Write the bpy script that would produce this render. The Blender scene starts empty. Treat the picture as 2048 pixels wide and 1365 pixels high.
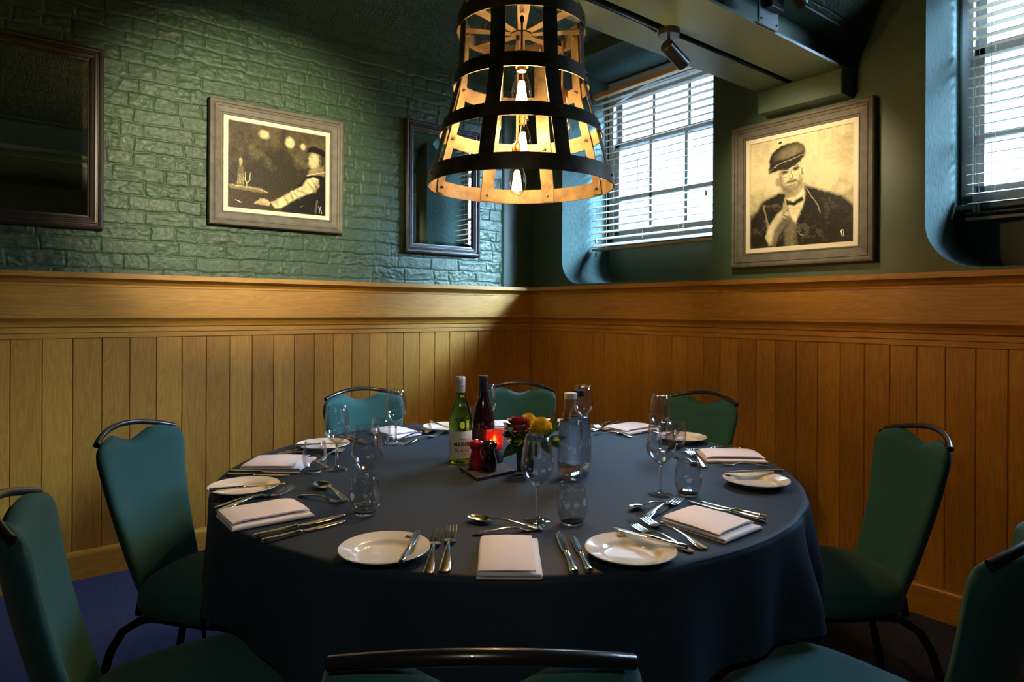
import bpy, bmesh, math, random
import numpy as np
from mathutils import Vector, Matrix
PI = math.pi
random.seed(7)
rng = np.random.default_rng(11)
SC = bpy.context.scene
COL = SC.collection

# ------------------------------------------------------------------ camera, light, exposure
FPX, HEAD, ROLL = 1303.5, 0.670583, 0.0051          # focal length in px of the 2048 frame, heading, roll
CAM = Vector((-3.082, -3.6724, 1.275))
Y0 = 621.86                                         # horizon row in the 2048x1365 frame
cd = bpy.data.cameras.new('camera'); cam = bpy.data.objects.new('camera', cd); COL.objects.link(cam)
cd.sensor_fit = 'HORIZONTAL'; cd.sensor_width = 36; cd.lens = 36 * FPX / 2048
cd.shift_y = (Y0 - 682.5) / 2048; cd.clip_start = .02; cd.clip_end = 100
cam.matrix_world = Matrix.Translation(CAM) @ Matrix.Rotation(-HEAD, 4, 'Z') @ Matrix.Rotation(PI/2, 4, 'X') @ Matrix.Rotation(ROLL, 4, 'Z')
SC.camera = cam
SC.view_settings.view_transform = 'Standard'; SC.view_settings.look = 'None'
SC.view_settings.exposure = 0.18; SC.view_settings.gamma = 1.0; SC.view_settings.use_curve_mapping = False
cy = SC.cycles
cy.use_denoising = True
cy.max_bounces = 20; cy.diffuse_bounces = 4; cy.glossy_bounces = 5; cy.transmission_bounces = 18; cy.transparent_max_bounces = 32
cy.sample_clamp_indirect = 6.0; cy.blur_glossy = .6

SKY_STRENGTH = 150.0
SIDE_GLOW = 5.6        # bright cloud towards the side the windows' left jambs face
BULB_STRENGTH = 600.0
SPOT_W = 225.0
DAY = (.43, .68, 1.0)
WARM = (1.0, .56, .17)
w = bpy.data.worlds.new('overcast_sky'); SC.world = w; w.use_nodes = True
wn = w.node_tree.nodes; wl = w.node_tree.links
wbg = wn['Background']; wbg.inputs['Strength'].default_value = SKY_STRENGTH
wtc = wn.new('ShaderNodeTexCoord'); wsep = wn.new('ShaderNodeSeparateXYZ'); wrp = wn.new('ShaderNodeValToRGB')
wl.new(wtc.outputs['Generated'], wsep.inputs[0]); wl.new(wsep.outputs['Z'], wrp.inputs['Fac']); wl.new(wrp.outputs['Color'], wbg.inputs['Color'])
# overcast: brighter overhead than near the horizon, and brightest where the sun stands behind the cloud
ce = wrp.color_ramp.elements
ce[0].position = .0; ce[0].color = (.022, .022, .022, 1); ce[1].position = .70; ce[1].color = (1, 1, 1, 1)
e_ = ce.new(.36); e_.color = (.026, .026, .026, 1)
wdot = wn.new('ShaderNodeVectorMath'); wdot.operation = 'DOT_PRODUCT'; wdot.inputs[1].default_value = Vector((.60, -.70, .42)).normalized()
wl.new(wtc.outputs['Generated'], wdot.inputs[0])
wmx = wn.new('ShaderNodeMath'); wmx.operation = 'MAXIMUM'; wmx.inputs[1].default_value = 0; wl.new(wdot.outputs['Value'], wmx.inputs[0])
wpw = wn.new('ShaderNodeMath'); wpw.operation = 'POWER'; wpw.inputs[1].default_value = 60; wl.new(wmx.outputs[0], wpw.inputs[0])
wad = wn.new('ShaderNodeMath'); wad.operation = 'MULTIPLY_ADD'; wad.inputs[1].default_value = SIDE_GLOW; wl.new(wpw.outputs[0], wad.inputs[0]); wl.new(wrp.outputs['Color'], wad.inputs[2])
wcl = wn.new('ShaderNodeVectorMath'); wcl.operation = 'SCALE'; wcl.inputs[0].default_value = DAY; wl.new(wad.outputs[0], wcl.inputs['Scale'])
wl.new(wcl.outputs[0], wbg.inputs['Color'])

def lamp(name, kind, loc, color, energy, target=None, **kw):
    l = bpy.data.lights.new(name, kind); o = bpy.data.objects.new(name, l); COL.objects.link(o)
    l.color = color; l.energy = energy; o.location = loc
    for k, v in kw.items(): setattr(l, k, v)
    if target is not None:
        o.rotation_euler = (Vector(target) - Vector(loc)).to_track_quat('-Z', 'Y').to_euler()
    return o
# ------------------------------------------------------------------ pixel -> point on a real plane (used to measure positions)
VD = Vector((math.sin(HEAD), math.cos(HEAD), 0)); RD = Vector((math.cos(HEAD), -math.sin(HEAD), 0))
def ray(px, py):
    a, b = px - 1024, py - Y0
    c, s = math.cos(ROLL), math.sin(ROLL)
    u, ww = a*c + b*s, -a*s + b*c
    return VD + RD * (u / FPX) + Vector((0, 0, -ww / FPX))
def T(px, py, z=.76):
    d = ray(px, py); t = (z - CAM.z) / d.z
    return CAM + d * t

# ------------------------------------------------------------------ mesh builder
class MB:
    def __init__(s): s.v = []; s.f = []; s.m = []; s.uv = None
    def add(s, vs, fs, mi=0):
        o = len(s.v); s.v += [tuple(p) for p in vs]
        for f in fs: s.f.append(tuple(i + o for i in f)); s.m.append(mi)
        return s
    def box(s, c, d, rz=0, mi=0):
        x, y, z = d[0]/2, d[1]/2, d[2]/2
        vs = [(-x,-y,-z),(x,-y,-z),(x,y,-z),(-x,y,-z),(-x,-y,z),(x,-y,z),(x,y,z),(-x,y,z)]
        cs, sn = math.cos(rz), math.sin(rz)
        vs = [(c[0]+p[0]*cs-p[1]*sn, c[1]+p[0]*sn+p[1]*cs, c[2]+p[2]) for p in vs]
        return s.add(vs, [(0,3,2,1),(4,5,6,7),(0,1,5,4),(1,2,6,5),(2,3,7,6),(3,0,4,7)], mi)
    def lathe(s, prof, n=48, c=(0,0,0), mi=0, cap=True):
        vs = []; rows = []
        for r, z in prof:
            if r < 1e-6:
                rows.append([len(vs)]); vs.append((c[0], c[1], c[2]+z))
            else:
                rows.append(list(range(len(vs), len(vs)+n)))
                vs += [(c[0]+r*math.cos(2*PI*k/n), c[1]+r*math.sin(2*PI*k/n), c[2]+z) for k in range(n)]
        fs = []
        for a, b in zip(rows, rows[1:]):
            for k in range(n):
                k2 = (k+1) % n
                if len(a) == 1 and len(b) == 1: continue
                if len(a) == 1: fs.append((a[0], b[k2], b[k]))
                elif len(b) == 1: fs.append((a[k], a[k2], b[0]))
                else: fs.append((a[k], a[k2], b[k2], b[k]))
        if cap:
            if len(rows[0]) > 1: fs.append(tuple(reversed(rows[0])))
            if len(rows[-1]) > 1: fs.append(tuple(rows[-1]))
        return s.add(vs, fs, mi)
    def loft(s, loops, closed=True, caps=True, mi=0, wrap=False):
        n = len(loops[0]); vs = [p for l in loops for p in l]; fs = []
        m = len(loops)
        for i in range(m if wrap else m-1):
            a, b = i*n, ((i+1) % m)*n
            for k in range(n if closed else n-1):
                k2 = (k+1) % n
                fs.append((a+k, a+k2, b+k2, b+k))
        if caps and not wrap:
            fs.append(tuple(reversed(range(n)))); fs.append(tuple(range((m-1)*n, m*n)))
        return s.add(vs, fs, mi)
    def tube(s, path, r, n=10, mi=0, flat=1.0, up=None):
        P = [Vector(p) for p in path]; m = len(P)
        rad = r if isinstance(r, (list, tuple)) else [r]*m
        t0 = (P[1]-P[0]).normalized()
        ref = Vector(up) if up else (Vector((0,0,1)) if abs(t0.z) < .9 else Vector((1,0,0)))
        loops = []
        for i in range(m):
            t = (P[min(i+1,m-1)] - P[max(i-1,0)]).normalized()
            x = ref - t*ref.dot(t)
            if x.length < 1e-6: x = Vector((1,0,0)) - t*t.x
            x.normalize(); y = t.cross(x); ref = x
            loops.append([tuple(P[i] + x*(rad[i]*flat*math.cos(2*PI*k/n)) + y*(rad[i]*math.sin(2*PI*k/n))) for k in range(n)])
        return s.loft(loops, mi=mi)
    def grid(s, fn, nu, nv, mi=0, wrapu=False):
        vs = [fn(i/(nu if wrapu else nu-1), j/(nv-1)) for j in range(nv) for i in range(nu)]
        fs = []
        for j in range(nv-1):
            for i in range(nu if wrapu else nu-1):
                i2 = (i+1) % nu
                fs.append((j*nu+i, j*nu+i2, (j+1)*nu+i2, (j+1)*nu+i))
        return s.add(vs, fs, mi)
    def build(s, name, mats, parent=None, loc=(0,0,0), rz=0, smooth=False, angle=40, bevel=0, kind=None, fix=True):
        me = bpy.data.meshes.new(name); me.from_pydata(s.v, [], s.f)
        mats = mats if isinstance(mats, (list, tuple)) else [mats]
        for m in mats: me.materials.append(m)
        for p, mi in zip(me.polygons, s.m): p.material_index = mi
        if fix:
            bm = bmesh.new(); bm.from_mesh(me)
            bmesh.ops.recalc_face_normals(bm, faces=bm.faces[:])
            bm.to_mesh(me); bm.free()
        if smooth:
            me.shade_smooth()
            if angle < 180: me.set_sharp_from_angle(angle=math.radians(angle))
        o = bpy.data.objects.new(name, me); COL.objects.link(o)
        o.location = loc; o.rotation_euler = (0, 0, rz)
        if parent: o.parent = parent
        if bevel:
            b = o.modifiers.new('edge', 'BEVEL'); b.width = bevel; b.segments = 2; b.limit_method = 'ANGLE'
        if kind: o['kind'] = kind
        return o
def tag(o, label=None, cat=None, group=None, kind=None):
    if label: o['label'] = label
    if cat: o['category'] = cat
    if group: o['group'] = group
    if kind: o['kind'] = kind
    return o
def thing(name, label, cat, loc=(0,0,0), rz=0, group=None):
    o = bpy.data.objects.new(name, None); COL.objects.link(o)
    o.location = loc; o.rotation_euler = (0, 0, rz); o.empty_display_size = .05
    return tag(o, label, cat, group)
def copy_tree(o, parent=None):
    kids = list(o.children)
    c = o.copy(); COL.objects.link(c)
    if parent: c.parent = parent
    for ch in kids: copy_tree(ch, c)
    return c
_proto = {}
def place(maker, name, label, cat, loc, rz=0, group=None, scale=1.0, rx=0, ry=0):
    """first call builds the thing, later calls copy it with its parts"""
    if maker not in _proto:
        o = thing(name, label, cat); maker(o); _proto[maker] = o
    else:
        o = copy_tree(_proto[maker])
    o.name = name
    o.location = loc; o.rotation_euler = (rx, ry, rz); o.scale = (scale,)*3
    tag(o, label, cat, group)
    return o

# ------------------------------------------------------------------ materials
def newmat(name):
    m = bpy.data.materials.new(name); m.use_nodes = True
    nt = m.node_tree; return m, nt, nt.nodes['Principled BSDF']
def setp(b, **kw):
    for k, v in kw.items():
        b.inputs[k.replace('_', ' ')].default_value = v
def node(nt, typ, **kw):
    n = nt.nodes.new(typ)
    for k, v in kw.items():
        if k in n.inputs: n.inputs[k].default_value = v
        else: setattr(n, k, v)
    return n
def math_node(nt, op, a, b=None):
    n = nt.nodes.new('ShaderNodeMath'); n.operation = op
    for i, x in enumerate((a, b)):
        if x is None: continue
        if isinstance(x, (int, float)): n.inputs[i].default_value = x
        else: nt.links.new(x, n.inputs[i])
    return n.outputs[0]
def ramp(nt, fac, c0, c1, p0=0., p1=1.):
    r = nt.nodes.new('ShaderNodeValToRGB'); e = r.color_ramp.elements
    e[0].position = p0; e[1].position = p1; e[0].color = (*c0, 1); e[1].color = (*c1, 1)
    nt.links.new(fac, r.inputs['Fac']); return r.outputs['Color']
def bump(nt, b, h, strength=.3, dist=.005):
    n = nt.nodes.new('ShaderNodeBump'); n.inputs['Strength'].default_value = strength; n.inputs['Distance'].default_value = dist
    nt.links.new(h, n.inputs['Height']); nt.links.new(n.outputs['Normal'], b.inputs['Normal']); return n
def simple(name, col, rough=.5, metal=0., noise=None, nb=.2, ndist=.002, var=0., **kw):
    m, nt, b = newmat(name)
    setp(b, Base_Color=(*col, 1), Roughness=rough, Metallic=metal, **kw)
    if noise:
        tc = nt.nodes.new('ShaderNodeTexCoord')
        n = node(nt, 'ShaderNodeTexNoise', Scale=noise, Detail=4.0)
        nt.links.new(tc.outputs['Object'], n.inputs['Vector'])
        if nb: bump(nt, b, n.outputs['Fac'], nb, ndist)
        if var:
            n2 = node(nt, 'ShaderNodeTexNoise', Scale=noise*.15, Detail=3.0)
            nt.links.new(tc.outputs['Object'], n2.inputs['Vector'])
            c = ramp(nt, n2.outputs['Fac'], tuple(x*(1-var) for x in col), tuple(min(1, x*(1+var)) for x in col), .3, .7)
            nt.links.new(c, b.inputs['Base Color'])
    return m
def emit(name, col, strength):
    m = bpy.data.materials.new(name); m.use_nodes = True; nt = m.node_tree
    nt.nodes.remove(nt.nodes['Principled BSDF'])
    e = node(nt, 'ShaderNodeEmission', Color=(*col, 1), Strength=strength)
    nt.links.new(e.outputs[0], nt.nodes['Material Output'].inputs['Surface']); return m
def glass(name, col=(1,1,1), ior=1.5, rough=0.):
    m, nt, b = newmat(name)
    setp(b, Base_Color=(*col, 1), Roughness=rough, IOR=ior); b.inputs['Transmission Weight'].default_value = 1.0
    return m
def pane(name, tint=(1,1,1), ior=1.45, rough=.0):
    m = bpy.data.materials.new(name); m.use_nodes = True; nt = m.node_tree
    nt.nodes.remove(nt.nodes['Principled BSDF'])
    t = node(nt, 'ShaderNodeBsdfTransparent', Color=(*tint, 1)); g = node(nt, 'ShaderNodeBsdfGlossy', Roughness=rough)
    lw = node(nt, 'ShaderNodeLayerWeight', Blend=.5); f0 = ((ior-1)/(ior+1))**2*2.3
    fr = math_node(nt, 'ADD', math_node(nt, 'MULTIPLY', math_node(nt, 'POWER', lw.outputs['Facing'], 2.6), .9-f0), f0)
    mx = nt.nodes.new('ShaderNodeMixShader')
    nt.links.new(fr, mx.inputs[0]); nt.links.new(t.outputs[0], mx.inputs[1]); nt.links.new(g.outputs[0], mx.inputs[2])
    nt.links.new(mx.outputs[0], nt.nodes['Material Output'].inputs['Surface']); return m

def oak(name, along, board_axis=None, bw=.1, dark=(.25,.118,.013), light=(.47,.240,.032), rough=.42):
    """oak with long grain along one axis of the object; boards of width bw differ in tone"""
    m, nt, b = newmat(name)
    tc = nt.nodes.new('ShaderNodeTexCoord'); sp = nt.nodes.new('ShaderNodeSeparateXYZ')
    nt.links.new(tc.outputs['Object'], sp.inputs[0])
    ax = {'x': sp.outputs[0], 'y': sp.outputs[1], 'z': sp.outputs[2]}
    bid = None
    if board_axis:
        fl = math_node(nt, 'FLOOR', math_node(nt, 'DIVIDE', ax[board_axis], bw))
        wnz = nt.nodes.new('ShaderNodeTexWhiteNoise'); wnz.noise_dimensions = '1D'; nt.links.new(fl, wnz.inputs['W'])
        bid = wnz.outputs['Value']
    cmb = nt.nodes.new('ShaderNodeCombineXYZ')
    for i, k in enumerate('xyz'):
        src = math_node(nt, 'MULTIPLY', ax[k], 1.0 if k == along else 9.0)
        if bid is not None: src = math_node(nt, 'ADD', src, math_node(nt, 'MULTIPLY', bid, 37.0))
        nt.links.new(src, cmb.inputs[i])
    n1 = node(nt, 'ShaderNodeTexNoise', Scale=2.2, Detail=3.0, Distortion=.6); nt.links.new(cmb.outputs[0], n1.inputs['Vector'])
    rings = math_node(nt, 'FRACT', math_node(nt, 'MULTIPLY', n1.outputs['Fac'], 9.0))
    rings = math_node(nt, 'ABSOLUTE', math_node(nt, 'SUBTRACT', rings, .5))
    cm2 = nt.nodes.new('ShaderNodeCombineXYZ')
    for i, k in enumerate('xyz'):
        nt.links.new(math_node(nt, 'MULTIPLY', ax[k], 6.0 if k == along else 220.0), cm2.inputs[i])
    n2 = node(nt, 'ShaderNodeTexNoise', Scale=1.0, Detail=2.0); nt.links.new(cm2.outputs[0], n2.inputs['Vector'])
    f = math_node(nt, 'ADD', math_node(nt, 'MULTIPLY', rings, .55), math_node(nt, 'MULTIPLY', n2.outputs['Fac'], .65))
    if bid is not None: f = math_node(nt, 'ADD', f, math_node(nt, 'MULTIPLY', math_node(nt, 'SUBTRACT', bid, .5), .38))
    c = ramp(nt, f, dark, light, .12, .85); nt.links.new(c, b.inputs['Base Color'])
    setp(b, Roughness=rough); bump(nt, b, n2.outputs['Fac'], .12, .001)
    return m

def brick_paint(name, col):
    """painted brickwork; UV is in metres"""
    m, nt, b = newmat(name)
    uv = nt.nodes.new('ShaderNodeUVMap')
    wz = node(nt, 'ShaderNodeTexNoise', Scale=9.0, Detail=3.0); nt.links.new(uv.outputs[0], wz.inputs['Vector'])
    off = nt.nodes.new('ShaderNodeVectorMath'); off.operation = 'MULTIPLY_ADD'
    off.inputs[1].default_value = (.016, .016, 0)
    nt.links.new(wz.outputs['Color'], off.inputs[0]); nt.links.new(uv.outputs[0], off.inputs[2])
    br = nt.nodes.new('ShaderNodeTexBrick'); br.offset = .5; br.offset_frequency = 2; br.squash = .55; br.squash_frequency = 3
    for k, v in dict(Scale=1.0, Mortar_Size=.0045, Mortar_Smooth=.6, Bias=0., Brick_Width=.225, Row_Height=.072).items():
        br.inputs[k.replace('_', ' ')].default_value = v
    br.inputs['Color1'].default_value = (.35,.35,.35,1); br.inputs['Color2'].default_value = (.65,.65,.65,1)
    nt.links.new(off.outputs[0], br.inputs['Vector'])
    bwv = nt.nodes.new('ShaderNodeRGBToBW'); nt.links.new(br.outputs['Color'], bwv.inputs[0])
    n1 = node(nt, 'ShaderNodeTexNoise', Scale=26.0, Detail=7.0, Roughness=.62, Distortion=1.1); nt.links.new(uv.outputs[0], n1.inputs['Vector'])
    n2 = node(nt, 'ShaderNodeTexNoise', Scale=7.0, Detail=2.0); nt.links.new(uv.outputs[0], n2.inputs['Vector'])
    # how rough each brick is differs from brick to brick
    rgh = math_node(nt, 'MULTIPLY', math_node(nt, 'MULTIPLY', n1.outputs['Fac'], bwv.outputs[0]), 2.2)
    h = math_node(nt, 'ADD', math_node(nt, 'SUBTRACT', math_node(nt, 'MULTIPLY', n2.outputs['Fac'], .5), math_node(nt, 'MULTIPLY', br.outputs['Fac'], .75)), rgh)
    bump(nt, b, h, 1.0, .020)
    c = ramp(nt, bwv.outputs[0], tuple(x*.9 for x in col), tuple(x*1.1 for x in col), .3, .7)
    nt.links.new(c, b.inputs['Base Color'])
    setp(b, Roughness=.5)
    return m

GREEN = (.029, .062, .031)
M = {}
M['brick'] = brick_paint('green_painted_brick', GREEN)
def relief_paint():
    m, nt, b = newmat('thick_green_wall_paint')
    tc = nt.nodes.new('ShaderNodeTexCoord')
    n = node(nt, 'ShaderNodeTexNoise', Scale=45.0, Detail=6.0, Roughness=.65, Distortion=.8); nt.links.new(tc.outputs['Object'], n.inputs['Vector'])
    bump(nt, b, n.outputs['Fac'], .7, .005); setp(b, Base_Color=(*GREEN, 1), Roughness=.42, Specular_IOR_Level=.40); return m
M['relief'] = relief_paint()
M['plaster'] = simple('green_painted_plaster', (.045, .083, .050), .5, noise=70, nb=.25, ndist=.003, var=.08)
M['beam'] = simple('green_painted_steel', (.085, .135, .098), .42, noise=120, nb=.1, ndist=.001)
M['reveal'] = simple('green_painted_reveal', (.030, .056, .052), .85, noise=38, nb=.7, ndist=.010, Specular_IOR_Level=.1)
M['boards_left'] = oak('oak_boards_left', 'z', 'x', .1165)
M['boards_right'] = oak('oak_boards_right', 'z', 'y', .107)
M['oak_x'] = oak('oak_moulding_left', 'x'); M['oak_y'] = oak('oak_moulding_right', 'y')
M['carpet'] = simple('navy_carpet', (.018, .030, .095), .95, noise=420, nb=.8, ndist=.004, var=.25)
M['teal'] = simple('teal_upholstery', (.008, .080, .082), .85, noise=900, nb=.45, ndist=.0012, Sheen_Weight=.08, Sheen_Roughness=.4)
M['black_metal'] = simple('black_enamelled_steel', (.012, .012, .014), .28, .0, Coat_Weight=.4)
M['chrome_leg'] = simple('dark_steel_leg', (.02, .02, .022), .35, .6)
M['cloth'] = simple('charcoal_tablecloth', (.015, .028, .047), .62, noise=1400, nb=.15, ndist=.0005, Specular_IOR_Level=.22)
M['linen'] = simple('white_linen', (.80, .76, .80), .8, noise=1500, nb=.15, ndist=.0004, Sheen_Weight=.1)
M['china'] = simple('white_glazed_china', (.78, .77, .72), .12, Coat_Weight=.5)
M['ink'] = simple('black_print', (.01, .01, .01), .4)
M['silver'] = simple('polished_steel', (.78, .76, .72), .13, 1.0, noise=300, nb=.03, ndist=.0004)
M['glass'] = glass('clear_glass', (1, 1, 1), 1.46)
M['water'] = glass('still_water', (.95, .975, 1.0), 1.33)
M['pane'] = pane('window_glass'); M['bulb_glass'] = pane('bulb_glass', (1., .96, .88), 1.3)
M['mirror'] = simple('mirror_glass', (.82, .86, .80), .015, 1.0)
M['iron'] = None
M['blind'] = simple('pale_wood_slat', (.30, .24, .165), .45)
M['cord'] = simple('blind_cord', (.32, .26, .19), .8)
M['wood_knob'] = simple('pale_wood_knob', (.45, .27, .10), .45)
M['sash'] = simple('grey_painted_sash', (.20, .22, .22), .45)
M['frame_grey'] = simple('limed_grey_frame', (.105, .095, .070), .6, noise=160, nb=.4, ndist=.002, var=.25)
M['frame_brown'] = simple('dark_brown_frame', (.032, .023, .018), .4, noise=90, nb=.05, ndist=.001)
M['slip'] = simple('cream_linen_slip', (.72, .64, .48), .75, noise=700, nb=.1, ndist=.0005)
M['copper'] = simple('copper_lampholder', (.75, .38, .16), .28, 1.0)
M['flex'] = simple('brown_flex', (.10, .05, .02), .7)
M['slate'] = simple('grey_slate', (.032, .030, .030), .55, noise=60, nb=.3, ndist=.002, var=.2)
M['red_mill'] = simple('red_lacquer', (.30, .004, .022), .12, Coat_Weight=.8)
M['black_mill'] = simple('black_lacquer', (.008, .006, .006), .12, Coat_Weight=.8)
M['candle_base'] = simple('black_stoneware', (.012, .011, .012), .5)
M['wine_green'] = glass('olive_bottle_glass', (.34, .36, .03), 1.5)
M['wine_dark'] = simple('dark_bottle_glass', (.012, .003, .004), .06, Coat_Weight=1.0)
M['capsule_silver'] = simple('silver_screwcap', (.62, .60, .60), .35, .7)
M['capsule_black'] = simple('black_screwcap', (.008, .008, .009), .3)
M['label'] = simple('cream_paper_label', (.62, .62, .52), .6)
M['label_dark'] = simple('maroon_paper_label', (.05, .008, .012), .5)
M['black_glass'] = simple('black_vase_glass', (.004, .004, .005), .05, Coat_Weight=1.0)
M['leaf'] = simple('glossy_leaf', (.018, .062, .014), .32, noise=40, nb=.1, ndist=.002, var=.3)
M['leaf_red'] = simple('russet_leaf', (.30, .075, .02), .4, noise=40, nb=.1, ndist=.002, var=.3)
M['yellow'] = simple('yellow_petals', (.74, .54, .012), .6, noise=120, nb=.2, ndist=.002, var=.3)
M['red_petal'] = simple('red_bloom', (.32, .035, .03), .55, noise=60, nb=.4, ndist=.003, var=.35)
M['stem'] = simple('green_stem', (.04, .09, .02), .5)
M['stone'] = simple('pale_stone', (.06, .054, .042), .9, noise=6, nb=.4, ndist=.02, var=.25)
M['asphalt'] = simple('dark_yard_paving', (.05, .05, .05), .9)
M['thin_glass'] = pane('thin_clear_glass', (.995,.995,.995), 1.55)
M['spot_black'] = simple('black_spotlight_metal', (.018, .018, .02), .3, .4)
M['plate_grey'] = simple('grey_painted_plate', (.20, .26, .26), .4)

def iron_mat():
    m, nt, b = newmat('weathered_hoop_iron')
    tc = nt.nodes.new('ShaderNodeTexCoord')
    n = node(nt, 'ShaderNodeTexNoise', Scale=14.0, Detail=6.0, Roughness=.65); nt.links.new(tc.outputs['Object'], n.inputs['Vector'])
    c = ramp(nt, n.outputs['Fac'], (.032, .023, .013), (.10, .076, .048), .36, .62); nt.links.new(c, b.inputs['Base Color'])
    setp(b, Roughness=.5, Metallic=.35); bump(nt, b, n.outputs['Fac'], .15, .002); return m
M['iron'] = iron_mat()
# ================================================================== SETTING
XN, YB = -6.0, -6.3            # the two walls behind the camera
LW, RW = .03, .05              # plaster faces of the left and right wall (the oak stands 3-5 cm proud)
def uvmesh(name, quads, mat, kind='structure', smooth=False):
    """quads: list of (4 points, 4 uv in metres)"""
    me = bpy.data.meshes.new(name); vs, fs, uvs = [], [], []
    for P, U in quads:
        fs.append(tuple(range(len(vs), len(vs)+4))); vs += P; uvs += U
    me.from_pydata(vs, [], fs); ul = me.uv_layers.new(name='UVMap')
    for i, u in enumerate(uvs): ul.data[i].uv = u
    me.materials.append(mat)
    bm = bmesh.new(); bm.from_mesh(me); bmesh.ops.remove_doubles(bm, verts=bm.verts[:], dist=1e-5); bm.to_mesh(me); bm.free()
    if smooth: me.shade_smooth()
    o = bpy.data.objects.new(name, me); COL.objects.link(o); o['kind'] = kind
    return o
f = MB(); f.box((-2.9, -3.1, -.05), (6.6, 6.9, .1)); f.build('floor', M['carpet'], kind='structure')
ZS = 2.86                      # spring of the vault on the left wall
XP = -.232                     # end of the brickwork, start of the plastered corner strip
def vnoise(h, w, cell, r, cx=None):
    cx = cx or cell
    gh, gw = int(h/cell)+2, int(w/cx)+2
    g = r.random((gh, gw)); y = np.arange(h)/cell; x = np.arange(w)/cx
    y0, x0 = y.astype(int), x.astype(int); fy, fx = (y-y0)[:,None], (x-x0)[None,:]
    fy, fx = fy*fy*(3-2*fy), fx*fx*(3-2*fx)
    a = g[y0][:, x0]; b = g[y0][:, x0+1]; c = g[y0+1][:, x0]; d = g[y0+1][:, x0+1]
    return (a*(1-fx)+b*fx)*(1-fy) + (c*(1-fx)+d*fx)*fy
def brick_relief(x0, x1, z0, z1, st, row=.0735):
    """height field of rough painted brickwork, metres out of the wall"""
    r = np.random.default_rng(21)
    w, h = int((x1-x0)/st)+1, int((z1-z0)/st)+1
    X = np.linspace(x0, x1, w)[None,:] + (vnoise(h, w, 9, r)-.5)*.012 + (vnoise(h, w, 4, r)-.5)*.006
    Z = np.linspace(z0, z1, h)[:,None] + (vnoise(h, w, 14, r)-.5)*.012 + (vnoise(h, w, 5, r)-.5)*.006
    H = np.zeros((h, w)); fb = sum(vnoise(h, w, c, r)*k for c, k in ((8,.3),(4,.36),(2.,.34)))
    rid = 1-np.abs(2*sum(vnoise(h, w, c, r, c*1.8)*k for c, k in ((9,.5),(4,.5)))-1)**.6
    ri = np.floor(Z/row).astype(int)
    for i in range(ri.min(), ri.max()+1):
        x = x0-.3+r.random()*.2; cuts = [x]
        kind = r.random()
        while x < x1+.3:
            x += (.228 if r.random() < (.78 if kind < .6 else .25) else .113)*(.95+.1*r.random()); cuts.append(x)
        cuts = np.array(cuts); bi = np.clip(np.searchsorted(cuts, X)-1, 0, len(cuts)-2)
        n = len(cuts)
        off, amp, ra, tx = (r.random(n)-.5)*.0025, .0015+.009*r.random(n)**1.5, .009*r.random(n)**1.3, (r.random(n)-.5)*.003
        a, b = cuts[bi], cuts[bi+1]
        dx = np.minimum(X-a, b-X); dz = np.minimum(Z-i*row, (i+1)*row-Z)
        edge = np.clip(np.minimum(dx, dz)/.0065, 0, 1); edge = 1-(1-edge)**2
        hb = off[bi] + (fb-.5)*amp[bi] - (1-rid)*ra[bi] + tx[bi]*((X-(a+b)/2)/(b-a))
        H = np.where(ri == i, hb*np.clip(edge*1.5, 0, 1) - .0125*(1-edge)*(.4+.9*fb), H)
    return H, w, h
XV = -3.45
Hm, gw_, gh_ = brick_relief(XV, XP-.012, 1.40, ZS+.06, .005)
me = bpy.data.meshes.new('wall_left')
gx, gz = np.meshgrid(np.linspace(XV, XP-.012, gw_), np.linspace(1.40, ZS+.06, gh_))
co = np.stack([gx, LW-Hm, gz], 2).reshape(-1, 3).astype(np.float32)
ii = (np.arange(gh_-1)[:,None]*gw_ + np.arange(gw_-1)[None,:]).ravel()
qd = np.stack([ii, ii+1, ii+gw_+1, ii+gw_], 1).astype(np.int32)
me.vertices.add(len(co)); me.vertices.foreach_set('co', co.ravel())
me.loops.add(qd.size); me.loops.foreach_set('vertex_index', qd.ravel())
me.polygons.add(len(qd)); me.polygons.foreach_set('loop_start', np.arange(0, qd.size, 4, dtype=np.int32))
me.update(calc_edges=True); me.validate(); me.shade_smooth(); me.materials.append(M['relief'])
wlo = bpy.data.objects.new('wall_left', me); COL.objects.link(wlo); wlo['kind'] = 'structure'
wb = uvmesh('wall_face', [([(XN, LW+.004, 0), (XP-.012, LW+.004, 0), (XP-.012, LW+.004, 1.41), (XN, LW+.004, 1.41)], [(XN, 0), (XP, 0), (XP, 1.4), (XN, 1.4)]),
             ([(XN, LW, 1.41), (XV, LW, 1.41), (XV, LW, ZS), (XN, LW, ZS)], [(XN, 1.41), (XV, 1.41), (XV, ZS), (XN, ZS)])], M['brick']); wb.parent = wlo
s = MB(); s.box((-.060, LW+.05, 1.6), (.32, .1, 3.3)); s.build('trim_1', M['plaster'], kind='structure')
s = MB(); s.box((-.31, LW+.10, 1.6), (.22, .1, 3.3)); s.build('trim_2', M['plaster'], kind='structure')
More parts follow.
